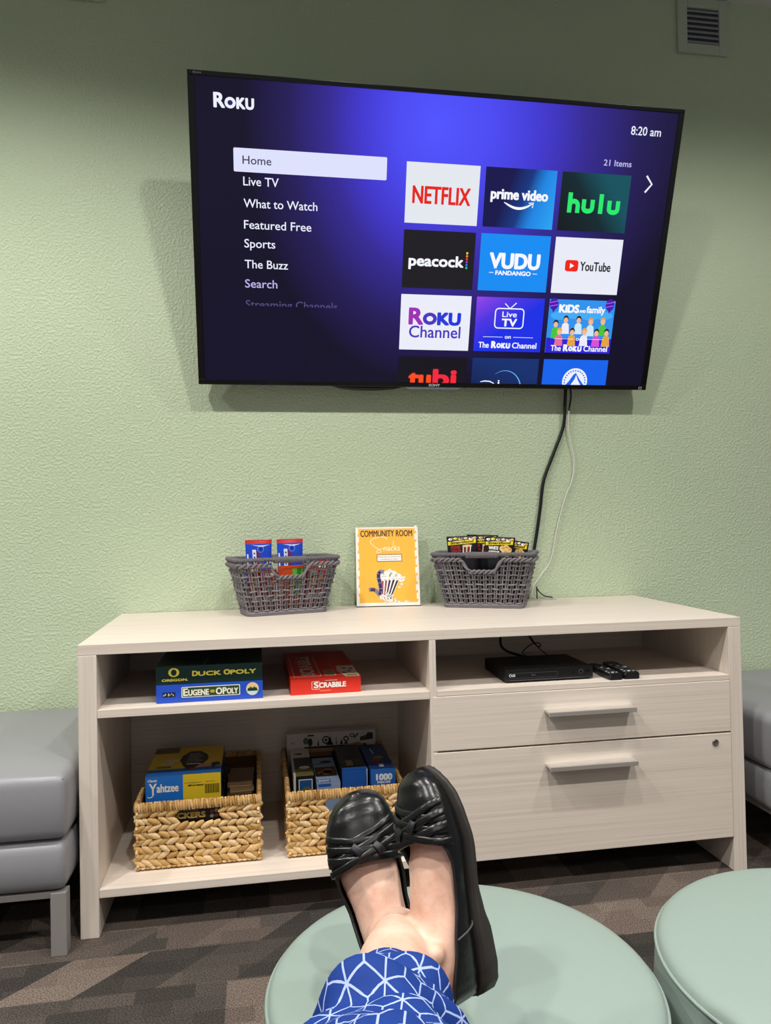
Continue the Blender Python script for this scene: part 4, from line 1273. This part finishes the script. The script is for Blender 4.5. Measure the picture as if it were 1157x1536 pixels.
# ------------------------------------------------------------------ poster in a clear stand
def acrylic():
    m = bpy.data.materials.new('clear_acrylic'); m.use_nodes = True
    nt = m.node_tree; out = nt.nodes['Material Output']; nt.nodes.remove(nt.nodes['Principled BSDF'])
    tr = node(nt, 'ShaderNodeBsdfTransparent', inp={0: (1, 1, 1, 1)}); gl = node(nt, 'ShaderNodeBsdfGlossy', inp={1: .06})
    fr = node(nt, 'ShaderNodeFresnel', inp={0: 1.16}); mx = nt.nodes.new('ShaderNodeMixShader')
    nt.links.new(fr.outputs[0], mx.inputs[0]); nt.links.new(tr.outputs[0], mx.inputs[1]); nt.links.new(gl.outputs[0], mx.inputs[2]); nt.links.new(mx.outputs[0], out.inputs[0])
    return m
SW, SH = .2230, .2790
sg = thing('poster_stand', 'yellow Community Room Snacks poster in a clear stand, between the two rope baskets', 'sign', (.9010, -.0800, CH + .0003), radians(-6.5))
lean = radians(11)
smap = plane_map((-SW / 2, 0, .003), (1, 0, 0), (0, sin(lean), cos(lean)), (0, -cos(lean), sin(lean)))
ac = MB()
for w0, w1 in ((.0010, .0026), (-.0030, -.0012)):
    ac.hexa([smap(u, v, q) for q in (w0, w1) for v in (-.002, SH) for u in (0, SW)])
ac.hexa([(-SW / 2, -.001, 0), (SW / 2, -.001, 0), (-SW / 2, .062, 0), (SW / 2, .062, 0), (-SW / 2, -.001, .0022), (SW / 2, -.001, .0022), (-SW / 2, .062, .0022), (SW / 2, .062, .0022)])
ac.build('clear_stand', acrylic(), sg)
pb = MB()
pb.hexa([smap(u, v, q) for q in (-.0008, 0) for v in (0, SH - .001) for u in (.001, SW - .001)], 0)
A = Art(pb, smap, .00012)
A.rect(.011, .011, SW - .010, SH - .007, 1, 1)
for k in range(9):
    v = .014 + k * .0300
    A.rect(.0035, v, .0100 + .003 * (k % 2), v + .022, 0, 2); A.rect(SW - .0120 - .002 * (k % 2), v + .006, SW - .004, v + .028, 0, 2)
    A.rect(.0085, v + .020, .0125, v + .030, 1, 3); A.rect(SW - .0125, v + .0, SW - .0070, v + .008, 1, 3)
A.text('COMMUNITY ROOM', .0185, .2440, SW - .0215, .0215, 2, 3, .0006)
def c2(pts, n=6): return [(p.x, p.y) for p in cat_pts([(u, v, 0) for u, v in pts], n)]
A.stroke(c2([(.1100, .2330), (.1080, .2400), (.0920, .2430), (.0700, .2390), (.0560, .2310), (.0540, .2210), (.0700, .2060), (.0850, .1970), (.0890, .1900), (.0820, .1850), (.0750, .1880), (.0780, .1950), (.0920, .1990), (.1000, .2020)]), .0027, 3, 5)
A.text('nacks', .0990, .1930, .1560, .0190, 3, 5, .0005, .15)
A.stroke([(.1320, .2050), (.1350, .2290)], .0022, 3, 5)
A.rrect(.0745, .1540, .1630, .1805, .003, 4, 3); A.rrect(.0765, .1562, .1610, .1783, .002, 0, 4)
A.text('Please help yourself but be', .0790, .1695, .1585, .0042, 5, 5); A.text('considerate of others.', .0860, .1610, .1510, .0042, 5, 5)
# popcorn bucket with a strip of film
Bk = [(.0860, .1000), (.1500, .0860), (.1180, .0180), (.0880, .0330)]
A.poly(Bk[::-1], 0, 3)
def lerp2(p, q, t): return (p[0] + (q[0] - p[0]) * t, p[1] + (q[1] - p[1]) * t)
for k in range(5):
    t0, t1 = (.06 + k * .2), (.17 + k * .2)
    A.poly([lerp2(Bk[0], Bk[1], t0), lerp2(Bk[3], Bk[2], t0), lerp2(Bk[3], Bk[2], t1), lerp2(Bk[0], Bk[1], t1)], 6 if k < 2 else 7, 4)
for u, v, r_ in ((.094, .104, .013), (.112, .110, .016), (.130, .108, .016), (.146, .100, .014), (.158, .090, .010), (.092, .030, .011), (.106, .024, .011), (.118, .020, .009)): A.disc(u, v, r_, r_ * .85, 0, 4.6, 18)
rnd = random.Random(4)
for k in range(46):
    u, v = rnd.uniform(.084, .168), rnd.uniform(.090, .124)
    if v > .124 - abs(u - .120) * .55 or (u > .150 and v < .080): v = .100 - (u - .12) * .25
    A.disc(u, v, rnd.uniform(.0045, .0075), rnd.uniform(.004, .0065), 0, 5 + k * .02, 10)
    if k % 2: A.disc(u + rnd.uniform(-.003, .003), v + rnd.uniform(-.003, .003), .0017, .0013, 8, 6.2 + k * .02, 7)
for k in range(34):
    t_ = rnd.random(); p = lerp2((.078, .030), (.124, .016), t_); q = (p[0] + rnd.uniform(-.010, .016), p[1] + rnd.uniform(-.006, .022))
    A.disc(q[0], q[1], .0042, .0040, 0, 6 + k * .02, 8); A.disc(q[0] + .001, q[1], .0016, .0018, 8 if k % 2 else 9, 7 + k * .02, 6)
for u, v in ((.104, .008), (.138, .014), (.141, .012), (.150, .012), (.174, .014), (.179, .012), (.152, .064), (.160, .074)): A.disc(u, v, .0050, .0042, 0, 5, 9); A.disc(u + .0015, v, .0013, .0018, 8, 6, 6)
fs_ = [(.098, .118), (.086, .120), (.079, .112), (.079, .096), (.083, .080), (.086, .060), (.085, .048), (.080, .038), (.070, .052), (.060, .058), (.044, .056)]
A.stroke(fs_, .0140, 10, 7.5)
for (x0, y0), (x1, y1) in zip(fs_[1:8], fs_[2:8]): A.stroke([lerp2((x0, y0), (x1, y1), .08), lerp2((x0, y0), (x1, y1), .92)], .0105, 9, 8.2)
A.stroke([(.066, .055), (.050, .057)], .010, 2, 8.2)
poster = pb.build('poster', [pm(c, .5, .3) for c in ('#f8f4ec', '#fbc04a', '#5a3320', '#fbf0c8', '#7a3420', '#6f6460', '#a8404a', '#3c2f4c', '#7f7690', '#2f2b58', '#8d86a6')], sg)

# ------------------------------------------------------------------ round ottomans
MINT = vinyl('mint_green_vinyl', '#87978f', .4)
def ottoman(label, x, y, r):
    t = thing('ottoman', label, 'ottoman', (x, y, 0), 0, 'round mint green ottomans')
    top = MB()
    prof = [(r - .0035, .404), (r - .006, .411), (r - .012, .4165), (r - .022, .4195), (r - .04, .4215), (r * .75, .4245), (r * .5, .4265), (r * .25, .4275), (.0005, .428)]
    top.lathe(prof, 96)
    top.build('seat_top', MINT, t)
    sd = MB()
    sd.lathe([(r - .012, .045), (r - .003, .055), (r + .001, .12), (r + .003, .22), (r + .002, .33), (r - .001, .385), (r - .0045, .400)], 96)
    sd.build('side_band', MINT, t)
    pp = MB(); pp.tube([((r - .0025) * cos(2 * pi * k / 120), (r - .0025) * sin(2 * pi * k / 120), .402) for k in range(120)], .0028, 8, True)
    pp.build('piping', MINT, t)
    bs = MB(); bs.lathe([(.0005, .0), (r - .03, 0), (r - .03, .05)], 64); bs.build('base', PLASTIC_BLACK, t)
    return t
ottoman('round mint green ottoman carrying the crossed feet', .7253, -1.6466, .2715)
ottoman('round mint green ottoman with nothing on it, beside the one carrying the feet', 1.2973, -1.7188, .2840)

# ------------------------------------------------------------------ grey benches either side of the console
GREY = vinyl('grey_bench_vinyl', '#8a8a8f', .34)
LEGP = pm('#8b8785', .4, .4, name='grey_powder_coat')
def bench(label, x0, x1):
    cx = (x0 + x1) / 2; hw = (x1 - x0) / 2
    t = thing('bench', label, 'bench', (cx, -.37, 0), 0, 'grey vinyl benches along the green wall')
    D0, D1 = -.352, .345
    def bulge(top, z0, z1, k):
        def f(p):
            u, v = p.x / hw, (p.y - (D0 + D1) / 2) / ((D1 - D0) / 2)
            w_ = (p.z - (z0 + z1) / 2) / ((z1 - z0) / 2)
            q = Vector(p)
            bu, bv, bw = max(0, 1 - u ** 4), max(0, 1 - v ** 4), max(0, 1 - w_ * w_)
            if w_ > .6: q.z += top * bu * max(0, 1 - abs(v) ** 3) * (1 - .55 * smooth01((v + .45) / .9))
            if abs(v) > .9: q.y += (k * bw) * (1 if v > 0 else -1) * (1 if v < 0 else .2)
            if abs(u) > .9: q.x += (k * .9 * bw * (.25 + .75 * bv)) * (1 if u > 0 else -1)
            return q
        return f
    a_ = MB(); rbox(a_, -hw + .012, hw - .012, D0, D1, .280, .440, .022, 4, 16, bulge(.030, .280, .440, .010))
    a_.build('seat_cushion', GREY, t)
    b_ = MB(); rbox(b_, -hw + .016, hw - .016, D0 + .004, D1, .155, .279, .022, 4, 12, bulge(.0, .155, .279, .012))
    b_.build('base_cushion', GREY, t)
    pp = MB()
    e = .0125
    loop = []
    for (px, py) in ((-hw + e, D0), (hw - e, D0), (hw - e, D1), (-hw + e, D1)): loop.append((px, py))
    pts = []
    for i in range(4):
        p, q = loop[i], loop[(i + 1) % 4]
        for k in range(14):
            s = k / 14
            pts.append((p[0] + (q[0] - p[0]) * s, p[1] + (q[1] - p[1]) * s, .4275 + .002 * sin(pi * s)))
    c_ = Vector((0, (D0 + D1) / 2, 0))
    pts = [(p[0] * (1 - .006 / hw), c_.y + (p[1] - c_.y) * (1 - .006 / .35), p[2]) for p in pts]
    pp.tube(pts, .0030, 6, True)
    pp.build('piping', GREY, t)
    rl = MB()
    rl.box(-hw + .03, hw - .03, D0 + .010, D0 + .045, .138, .154); rl.box(-hw + .03, hw - .03, D1 - .045, D1 - .010, .138, .154)
    for x in (-hw + .035, hw - .065): rl.box(x, x + .03, D0 + .045, D1 - .045, .138, .154)
    rl.build('rail', LEGP, t, bevel=.001)
    leg = None
    for sx in (-1, 1):
        for sy in (0, 1):
            if leg is None:
                m = MB(); m.box(-.0185, .0185, -.0185, .0185, 0, .1535); leg = m.build('leg', LEGP, t, bevel=.0015)
                o = leg
            else:
                o = leg.copy(); COL.objects.link(o); o.parent = t
            o.location = (sx * (hw - .032), D0 + .020 if sy == 0 else D1 - .03, 0)
    return t
bench('grey vinyl bench beside the open shelf end of the console', -1.30, -.003)
bench('grey vinyl bench beside the drawer end of the console', 1.930, 3.20)

# ------------------------------------------------------------------ the person: crossed legs in patterned trousers and black flat shoes
def frame(e, zref, roll):
    e = Vector(e).normalized()
    A_ = (Vector(zref) - e * Vector(zref).dot(e)).normalized()
    B_ = e.cross(A_)
    Z = (A_ * cos(roll) + B_ * sin(roll)).normalized()
    X = e.cross(Z).normalized()
    return X, e, Z
class Foot:
    """local axes: x to the picture's right, y heel to toe, z up from the sole"""
    def __init__(self, heel, toe, roll, knee, hip, mirror, shift=0.0, vamp=0.0):
        self.shift, self.vamp = shift, vamp
        self.O = Vector(heel)
        e = Vector(toe) - self.O
        self.L = e.length
        X, Y, Z = frame(e, CAM - (self.O + Vector(toe)) / 2, roll)
        self.M = Matrix((X, Y, Z)).transposed().to_4x4(); self.M.translation = self.O
        self.m = mirror                                  # +1: little toe towards +x
        self.knee, self.hip = Vector(knee), Vector(hip)
    def p(self, x, y, z): return self.M @ Vector((x * self.m, y, z))
W_T = [(0, .002), (.015, .017), (.05, .0265), (.12, .0325), (.25, .0345), (.42, .0365), (.56, .0425), (.68, .0475), (.78, .0470), (.86, .0435), (.92, .0375), (.96, .0295), (.985, .0205), (1, .0090)]
XC_T = [(0, 0), (.3, .003), (.6, .003), (.8, -.001), (1, -.007)]
H_T = [(0, .048), (.1, .049), (.25, .038), (.42, .030), (.55, .0295), (.62, .0300), (.68, .0290), (.76, .0265), (.86, .0230), (.94, .0180), (1, .011)]
PH_T = [(0, 97), (.44, 97), (.53, 101), (.58, 109), (.62, 120), (.650, 134), (.671, 151), (.680, 166), (.684, 180), (1, 180)]
ZB_T = [(0, .020), (.25, .018), (.45, .012), (.65, .006), (.85, .007), (1, .013)]
ZU_T = [(0, .002), (.04, 0), (.26, 0), (.33, .004), (.45, .005), (.62, .000), (.85, .001), (1, .007)]
def shoe_pt(ft, t, ph, off=0.0):
    """surface of the shoe: t heel->toe 0..1, ph degrees from the sole (0) round to the instep (180), + towards the little toe"""
    def raw(t, ph):
        w, xc, h, zb = interp(W_T, t), interp(XC_T, t), interp(H_T, t), interp(ZB_T, t)
        s = sin(radians(ph))
        ex = .55 if abs(ph) < 90 else .80
        return Vector((xc + w * (1 if s >= 0 else -1) * abs(s) ** ex, t * ft.L, zb + h * (1 - cos(radians(ph)))))
    p = raw(t, ph)
    if off:
        a_ = raw(min(1, t + .01), ph) - raw(max(0, t - .01), ph)
        b_ = raw(t, ph + 3) - raw(t, ph - 3)
        n = a_.cross(b_)
        if n.length > 1e-12:
            n.normalize()
            c = Vector((interp(XC_T, t), t * ft.L, interp(ZB_T, t) + interp(H_T, t)))
            if n.dot(p - c) < 0: n = -n
            p = p + n * off
    return ft.p(p.x, p.y, p.z)
def leather(name, c, rough):
    m, nt, b = new_mat(name)
    b.inputs['Base Color'].default_value = lin(c)
    b.inputs['Roughness'].default_value = rough
    b.inputs['Specular IOR Level'].default_value = .42
    add_bump(nt, b, 260, .25, .001, 3)
    return m
LEATHER = leather('black_leather', '#09090a', .27)
LEATHER2 = leather('black_leather_worn', '#17161a', .42)
SOLE = pm('#2a2623', .6, .4, name='dark_rubber_sole', bump=.2, bscale=150)
def ribbon(mb, pts, sides, nrms, width, thick):
    rings = []
    n = len(pts)
    for i, (p, s, q) in enumerate(zip(pts, sides, nrms)):
        hw = width / 2
        rings.append([p - s * hw, p - s * hw * .9 + q * thick * .8, p - s * hw * .4 + q * thick, p + s * hw * .4 + q * thick, p + s * hw * .9 + q * thick * .8, p + s * hw, p + s * hw * .8 - q * thick * .6, p - s * hw * .8 - q * thick * .6])
    mb.loft(rings)
def build_shoe(ft, person, label):
    ts = [.5 - .5 * cos(pi * k / 56) for k in range(57)]
    nph = 36
    rings = []
    for t in ts:
        pm_ = interp(PH_T, t - ft.vamp)
        rings.append([shoe_pt(ft, t, -pm_ + 2 * pm_ * j / nph) for j in range(nph + 1)])
    mb = MB(); mb.loft(rings, closed=False)
    up_ = mb.build('shoe', LEATHER, person, world=True, solid=.0022, merge=True)
    up_['label'] = label
    ex = MB()
    T9 = .684 + ft.vamp
    tl = [shoe_pt(ft, t, -interp(PH_T, t - ft.vamp), .0004) for t in [T9 - T9 * k / 46 for k in range(47)]] + [shoe_pt(ft, t, interp(PH_T, t - ft.vamp), .0004) for t in [T9 * k / 46 for k in range(47)]]
    ex.tube(tl, .0019, 6, True)
    ex.build('topline_binding', LEATHER2, up_, world=True)
    # sole with a low heel
    sm_ = MB(); rings = []
    for t in ts:
        w = interp(W_T, t) * .965 + .0018; xc = interp(XC_T, t); zb = interp(ZB_T, t) + .0035; zu = interp(ZU_T, t)
        rings.append([ft.p(xc + x * w, t * ft.L + (.003 if t > .5 else -.003) * abs(2 * t - 1) ** 8, z) for x, z in ((-1, zb), (-1.02, zu * .3 + zb * .7), (-.98, zu + .002), (-.90, zu), (0, zu), (.90, zu), (.98, zu + .002), (1.02, zu * .3 + zb * .7), (1, zb), (0, zb - .003))])
    sm_.loft(rings)
    sm_.build('sole', SOLE, up_, world=True)
    # heel counter seam and pull slot
    hs = MB()
    hs.tube([shoe_pt(ft, .27 + .035 * (1 - q), 20 + 74 * q, .0010) for q in [k / 12 for k in range(13)]], .0011, 6)
    hs.tube([shoe_pt(ft, .27 + .035 * (1 - q), -20 - 74 * q, .0010) for q in [k / 12 for k in range(13)]], .0011, 6)
    hs.build('heel_seam', pm('#4a4744', .6), up_, world=True)
    # crossing straps over the toe box: (t on the big-toe side, t on the little-toe side, reach each side, lift)
    straps = [(.830, .735, 78, 78, .0006, .0095), (.705, .815, 78, 78, .0016, .0095), (.785, .685, 80, 78, .0026, .0090), (.665, .765, 80, 78, .0032, .0095), (.735, .635, 82, 84, .0040, .0090), (.632, .705, 88, 80, .0030, .0110)]
    for ta, tb, ra, rb_, lift, wd in straps:
        ta, tb = ta + ft.vamp * .8, tb + ft.vamp * .8
        P, S, N = [], [], []
        n = 22
        for k in range(n + 1):
            q = k / n
            th = -ra + (ra + rb_) * q                      # 0 = top of the instep
            ph = (180 - abs(th)) * (1 if th >= 0 else -1)
            t = ta + (tb - ta) * smooth01(q)
            e_ = 1 - max(0, abs(2 * q - 1) - .75) * 3
            p = shoe_pt(ft, t, ph, lift * e_); p2 = shoe_pt(ft, t, ph, lift * e_ + .002)
            nn = (p2 - p).normalized()
            P.append(p); N.append(nn)
        for k in range(n + 1):
            d_ = (P[min(n, k + 1)] - P[max(0, k - 1)]).normalized()
            S.append(d_.cross(N[k]).normalized())
        m = MB(); ribbon(m, P, S, N, wd, .0021)
        m.build('strap', LEATHER, up_, world=True)
    for t0, th0 in ((.722 + ft.vamp * .8, 8), (.700 + ft.vamp * .8, -16)):              # the little loops where the straps are caught together
        P, S, N = [], [], []
        for k in range(9):
            t = t0 - .026 + .052 * k / 8
            th = th0 + 10 * (k / 8 - .5)
            ph = (180 - abs(th)) * (1 if th >= 0 else -1)
            l = .0050 + .0022 * sin(pi * k / 8)
            p = shoe_pt(ft, t, ph, l); N.append((shoe_pt(ft, t, ph, l + .002) - p).normalized()); P.append(p)
        for k in range(9):
            d_ = (P[min(8, k + 1)] - P[max(0, k - 1)]).normalized(); S.append(d_.cross(N[k]).normalized())
        m = MB(); ribbon(m, P, S, N, .0105, .0018)
        m.build('strap_loop', LEATHER2, up_, world=True)
    return up_

def leg_solid(mb, ft):
    """overlapping closed volumes of one foot and leg, fused afterwards into one skin"""
    rings = []
    tz = [(.0, .052), (.06, .078), (.15, .094), (.22, .095), (.30, .087), (.40, .0755), (.50, .0655), (.60, .0575), (.70, .0500), (.80, .0430), (.90, .033)]
    for t in [.012, .03, .06, .10, .15, .20, .26, .32, .38, .44, .50, .56, .62, .68, .74, .80, .86, .90]:
        w = max(.008, interp(W_T, t) - .0042); xc = interp(XC_T, t); zb = interp(ZB_T, t) + .0025; zt = interp(tz, t)
        r = []
        for k in range(28):
            a_ = 2 * pi * k / 28
            c, s = cos(a_), sin(a_)
            z = zb + (zt - zb) * (.5 + .5 * s) if s > 0 else zb + (zt - zb) * (.5 + .5 * (s if s > -.8 else -.8 - (abs(s) - .8) * .5))
            ww = w * (abs(c) ** .8) * (1 - .34 * max(0, s) ** 1.2 * smooth01((t - .1) / .3)) 
            lean_ = -.008 * max(0, s) * smooth01((t - .2) / .3)      # the instep ridge lies towards the big toe
            r.append(ft.p(xc + lean_ + ww * (1 if c > 0 else -1), t * ft.L, z))
        rings.append(r)
    mb.loft(rings)
    ank = ft.p(ft.shift, .066, .088)
    ft.ank = ank
    d = (ft.knee - ank).normalized()
    ft.d = d
    def along(pts): mb.tube([p for p, r in pts], [r for p, r in pts], 20)
    kn = ft.knee
    along([(ft.p(0, .050, .030), .020), (ft.p(ft.shift * .5, .052, .055), .029), (ank, .0390), (ank + d * .05, .0410), (ank + d * .11, .039), (ank + d * .20, .050), (ank + d * .29, .055), (kn, .054), (kn + (ft.hip - kn) * .35, .064), (kn + (ft.hip - kn) * .8, .080), (ft.hip, .085)])
    # heel and Achilles tendon
    along([(ft.p(0, .026, .030), .018), (ft.p(0, .027, .055), .021), (ft.p(0, .026, .085), .0155), (ank + d * .06 + (ft.p(0, -.022, .09) - ft.p(0, 0, .09)), .016), (ank + d * .13 + (ft.p(0, -.012, .09) - ft.p(0, 0, .09)), .026)])
    # ankle bones
    for sx, yy, zz, r in ((1, .062, .086, .0125), (-1, .070, .092, .0135)):
        c = ft.p(sx * .0265, yy, zz)
        mb.lathe([(r * sin(pi * k / 10) + 1e-5, -r * cos(pi * k / 10)) for k in range(11)], 14, c)
    # tendons fanning over the instep
    for x0, x1, t1 in ((-.010, -.026, .62), (-.004, -.010, .66), (.004, .006, .66), (.012, .022, .62)):
        P = []
        for k in range(9):
            q = k / 8
            t = .27 + (t1 - .27) * q
            P.append(ft.p(-.006 + x0 + (x1 - x0) * q, t * ft.L, interp(tz, t) - .0020 - abs(x0 + (x1 - x0) * q) * .20))
        mb.tube(P, [.0030 + .0012 * sin(pi * k / 8) for k in range(9)], 8)

person = thing('person', 'person with crossed ankles on the ottoman, in blue lattice trousers and black flat shoes', 'person', (.612, -1.674, .428))
FR = Foot((.7090, -1.8205, .5087), (.6665, -1.7390, .7386), radians(-47), (.520, -2.190, .632), (.50, -2.56, .53), .86, -.046, .045)
FL = Foot((.636, -1.672, .4370), (.578, -1.594, .6580), radians(0), (.600, -2.105, .464), (.37, -2.56, .50), -1.05, -.006)
def pelvis(mb):
    mb.tube([(.36, -2.57, .51), (.40, -2.60, .53), (.45, -2.61, .535), (.50, -2.60, .54), (.54, -2.57, .53)], [.07, .085, .09, .085, .07], 20)
    mb.tube([(.45, -2.60, .52), (.45, -2.66, .60), (.45, -2.71, .70)], [.10, .12, .125], 24)
def skin():
    m, nt, b = new_mat('skin')
    tc = nt.nodes.new('ShaderNodeTexCoord')
    n = node(nt, 'ShaderNodeTexNoise', inp={'Scale': 22, 'Detail': 4, 'Roughness': .6})
    nt.links.new(tc.outputs['Object'], n.inputs['Vector'])
    nt.links.new(ramp(nt, n.outputs['Fac'], [(.3, '#c2947f'), (.5, '#cfa995'), (.72, '#d8b9a6')]), b.inputs['Base Color'])
    b.inputs['Roughness'].default_value = .5
    b.inputs['Specular IOR Level'].default_value = .35
    b.inputs['Subsurface Weight'].default_value = .12
    b.inputs['Subsurface Radius'].default_value = (.010, .004, .002)
    n2 = node(nt, 'ShaderNodeTexNoise', inp={'Scale': 130, 'Detail': 4})
    nt.links.new(tc.outputs['Object'], n2.inputs['Vector'])
    bp = node(nt, 'ShaderNodeBump', inp={'Strength': .25, 'Distance': .002})
    nt.links.new(n2.outputs['Fac'], bp.inputs['Height']); nt.links.new(bp.outputs['Normal'], b.inputs['Normal'])
    return m
SKIN = skin()
fused = MB()
for ft in (FR, FL):                                        # each leg is fused by itself: the ankles only touch
    bm_ = MB(); leg_solid(bm_, ft); pelvis(bm_)
    tmp = bm_.build('body', SKIN)
    md = tmp.modifiers.new('fuse', 'REMESH'); md.mode = 'VOXEL'; md.voxel_size = .0034; md.use_smooth_shade = True
    md = tmp.modifiers.new('soften', 'SMOOTH'); md.factor = .5; md.iterations = 16
    dg = bpy.context.evaluated_depsgraph_get()
    nm = bpy.data.meshes.new_from_object(tmp.evaluated_get(dg))
    fused.add([v.co[:] for v in nm.vertices], [tuple(p_.vertices) for p_ in nm.polygons], 0, True)
    old = tmp.data; bpy.data.objects.remove(tmp); bpy.data.meshes.remove(old); bpy.data.meshes.remove(nm)
body = fused.build('body', SKIN, person, world=True)

def trouser_mat(light):
    m, nt, b = new_mat('blue_lattice_cotton' + ('_reverse' if light else ''))
    uv = nt.nodes.new('ShaderNodeUVMap')
    S_ = .031
    def vm(op, a, c=None, out=0):
        n = nt.nodes.new('ShaderNodeVectorMath'); n.operation = op
        for i, x in enumerate((a, c)):
            if x is None: continue
            if isinstance(x, tuple): n.inputs[i].default_value = x
            else: nt.links.new(x, n.inputs[i])
        return n.outputs[out]
    p = vm('ADD', vm('MULTIPLY', uv.outputs[0], (1 / S_, 1 / S_, 0)), (100, 100 * sqrt(3), 0))
    r = (1, sqrt(3), 1); h = (.5, sqrt(3) / 2, 0)
    a_ = vm('SUBTRACT', vm('MODULO', p, r), h); b_ = vm('SUBTRACT', vm('MODULO', vm('SUBTRACT', p, h), r), h)
    la, lb = vm('LENGTH', a_, None, 1), vm('LENGTH', b_, None, 1)
    pick = mth(nt, 'LESS_THAN', la, lb)
    mx = node(nt, 'ShaderNodeMix', data_type='VECTOR')
    nt.links.new(pick, mx.inputs[0]); nt.links.new(b_, mx.inputs[4]); nt.links.new(a_, mx.inputs[5])
    q = mx.outputs[1]
    s = nt.nodes.new('ShaderNodeSeparateXYZ'); nt.links.new(q, s.inputs[0])
    ax, ay = mth(nt, 'ABSOLUTE', s.outputs[0]), mth(nt, 'ABSOLUTE', s.outputs[1])
    e1 = mth(nt, 'MAXIMUM', ax, mth(nt, 'MULTIPLY_ADD', ay, .8660254, mth(nt, 'MULTIPLY', ax, .5)))
    line = mth(nt, 'GREATER_THAN', e1, .476)
    for ang in (90, 210, 330):
        dx, dy = cos(radians(ang)), sin(radians(ang))
        t = mth(nt, 'MULTIPLY_ADD', s.outputs[0], dx, mth(nt, 'MULTIPLY', s.outputs[1], dy))
        pp_ = mth(nt, 'ABSOLUTE', mth(nt, 'MULTIPLY_ADD', s.outputs[0], -dy, mth(nt, 'MULTIPLY', s.outputs[1], dx)))
        ok_ = mth(nt, 'MULTIPLY', mth(nt, 'GREATER_THAN', t, 0), mth(nt, 'LESS_THAN', pp_, .025))
        line = mth(nt, 'MAXIMUM', line, ok_)
    cm = node(nt, 'ShaderNodeMix', data_type='RGBA')
    nt.links.new(line, cm.inputs[0])
    cm.inputs[6].default_value = lin('#0c3078' if not light else '#7f98d2'); cm.inputs[7].default_value = lin('#95a5cc' if not light else '#dfe4f2')
    nt.links.new(cm.outputs[2], b.inputs['Base Color'])
    b.inputs['Roughness'].default_value = .75
    b.inputs['Specular IOR Level'].default_value = .25
    add_bump(nt, b, 900, .2, .001, 2)
    return m
tr = MB()
def trouser_leg(ft, seed, s0=.100):
    rnd = random.Random(seed)
    ank, kn, hip = ft.ank, ft.knee, ft.hip
    d1 = (kn - ank); L1 = d1.length; d1.normalize(); d2 = (hip - kn); L2 = d2.length; d2.normalize()
    def ctr(s):
        if s <= L1 - .06: return ank + d1 * s, d1
        if s >= L1 + .06: return kn + d2 * (s - L1), d2
        q = smooth01((s - (L1 - .06)) / .12)
        return (ank + d1 * min(s, L1) + (d2 * max(0, s - L1))) * 1.0, (d1 * (1 - q) + d2 * q).normalized()
    rad = [(0, .056), (.03, .061), (.08, .068), (.20, .074), (L1, .078), (L1 + L2 * .6, .094), (L1 + L2, .108)]
    SMX = L1 + L2 - s0
    n = 64
    rings, uvs = [], []
    def ring(s, shrink, vv):
        c, d = ctr(s0 + s)
        side = d.cross(Vector((0, 0, 1))).normalized()     # towards the picture's left
        upv = side.cross(d).normalized()
        rr, uu = [], []
        for k in range(n + 1):
            a_ = 2 * pi * k / n
            r = interp(rad, s) - shrink
            fade = smooth01(s / .05)
            w_ = .0055 * sin(2 * a_ + 46 * s + seed) + .0045 * sin(3 * a_ - 70 * s + 2 * seed) + .0028 * sin(5 * a_ + 95 * s)
            w_ += .0065 * math.exp(-((s - .028 - .012 * sin(a_ + 1.2)) / .009) ** 2) - .0095 * math.exp(-((s - .047 - .014 * sin(a_ + 1.0)) / .007) ** 2) + .006 * math.exp(-((s - .066 - .018 * sin(a_ + .4)) / .009) ** 2) - .007 * math.exp(-((s - .086 - .022 * sin(a_ + .2)) / .008) ** 2)
            r += w_ * (.25 + .75 * fade)
            hem = (.012 * cos(a_ + 2.5) + .004 * sin(3 * a_)) * (1 - smooth01(s / .10))
            rr.append(c + d * hem + side * (cos(a_) * r) + upv * (sin(a_) * r * .96))
            uu.append((k / n * .430, vv))
        return rr, uu
    ss = [.040, .020, .004, 0.0]
    seq = [(s, .0035, s) for s in (.05, .02, .002)] + [(.0, .0015, 0)] + [(.0022, 0, .0022)] + [(.006 + .0055 * k, 0, .006 + .0055 * k) for k in range(26)]
    s = seq[-1][0]
    while s < SMX:
        s += .02; seq.append((s, 0, s))
    for s, sh_, vv in seq:
        r_, u_ = ring(s, sh_, vv); rings.append(r_); uvs.append(u_)
    b0 = len(rings)
    vs = [p for r_ in rings for p in r_]; uv = [u for q in uvs for u in q]
    fs = []; mi = []
    m1 = n + 1
    for i in range(len(rings) - 1):
        for j in range(n):
            fs.append((i * m1 + j, i * m1 + j + 1, (i + 1) * m1 + j + 1, (i + 1) * m1 + j)); mi.append(1 if i < 3 else 0)
    tr.add(vs, fs, lambda k: mi[k], True, uv)
trouser_leg(FR, 1.7, .160); trouser_leg(FL, 4.1, .20)
pr = [[(cx + rx * cos(2 * pi * k / 40), cy + ry * sin(2 * pi * k / 40) * .75, cz + ry * sin(2 * pi * k / 40) * .65) for k in range(40)] for cx, cy, cz, rx, ry in ((.45, -2.50, .52, .15, .08), (.45, -2.56, .53, .185, .13), (.45, -2.63, .57, .19, .15), (.45, -2.70, .65, .175, .14), (.45, -2.73, .71, .165, .135))]
tr.loft(pr, uvs=[(k / 40 * .9, i * .08) for i in range(5) for k in range(40)])
tro = tr.build('trousers', [trouser_mat(False), trouser_mat(True)], person, world=True)
build_shoe(FR, person, 'black flat shoe crossed in front')
build_shoe(FL, person, 'black flat shoe behind, its heel on the ottoman')
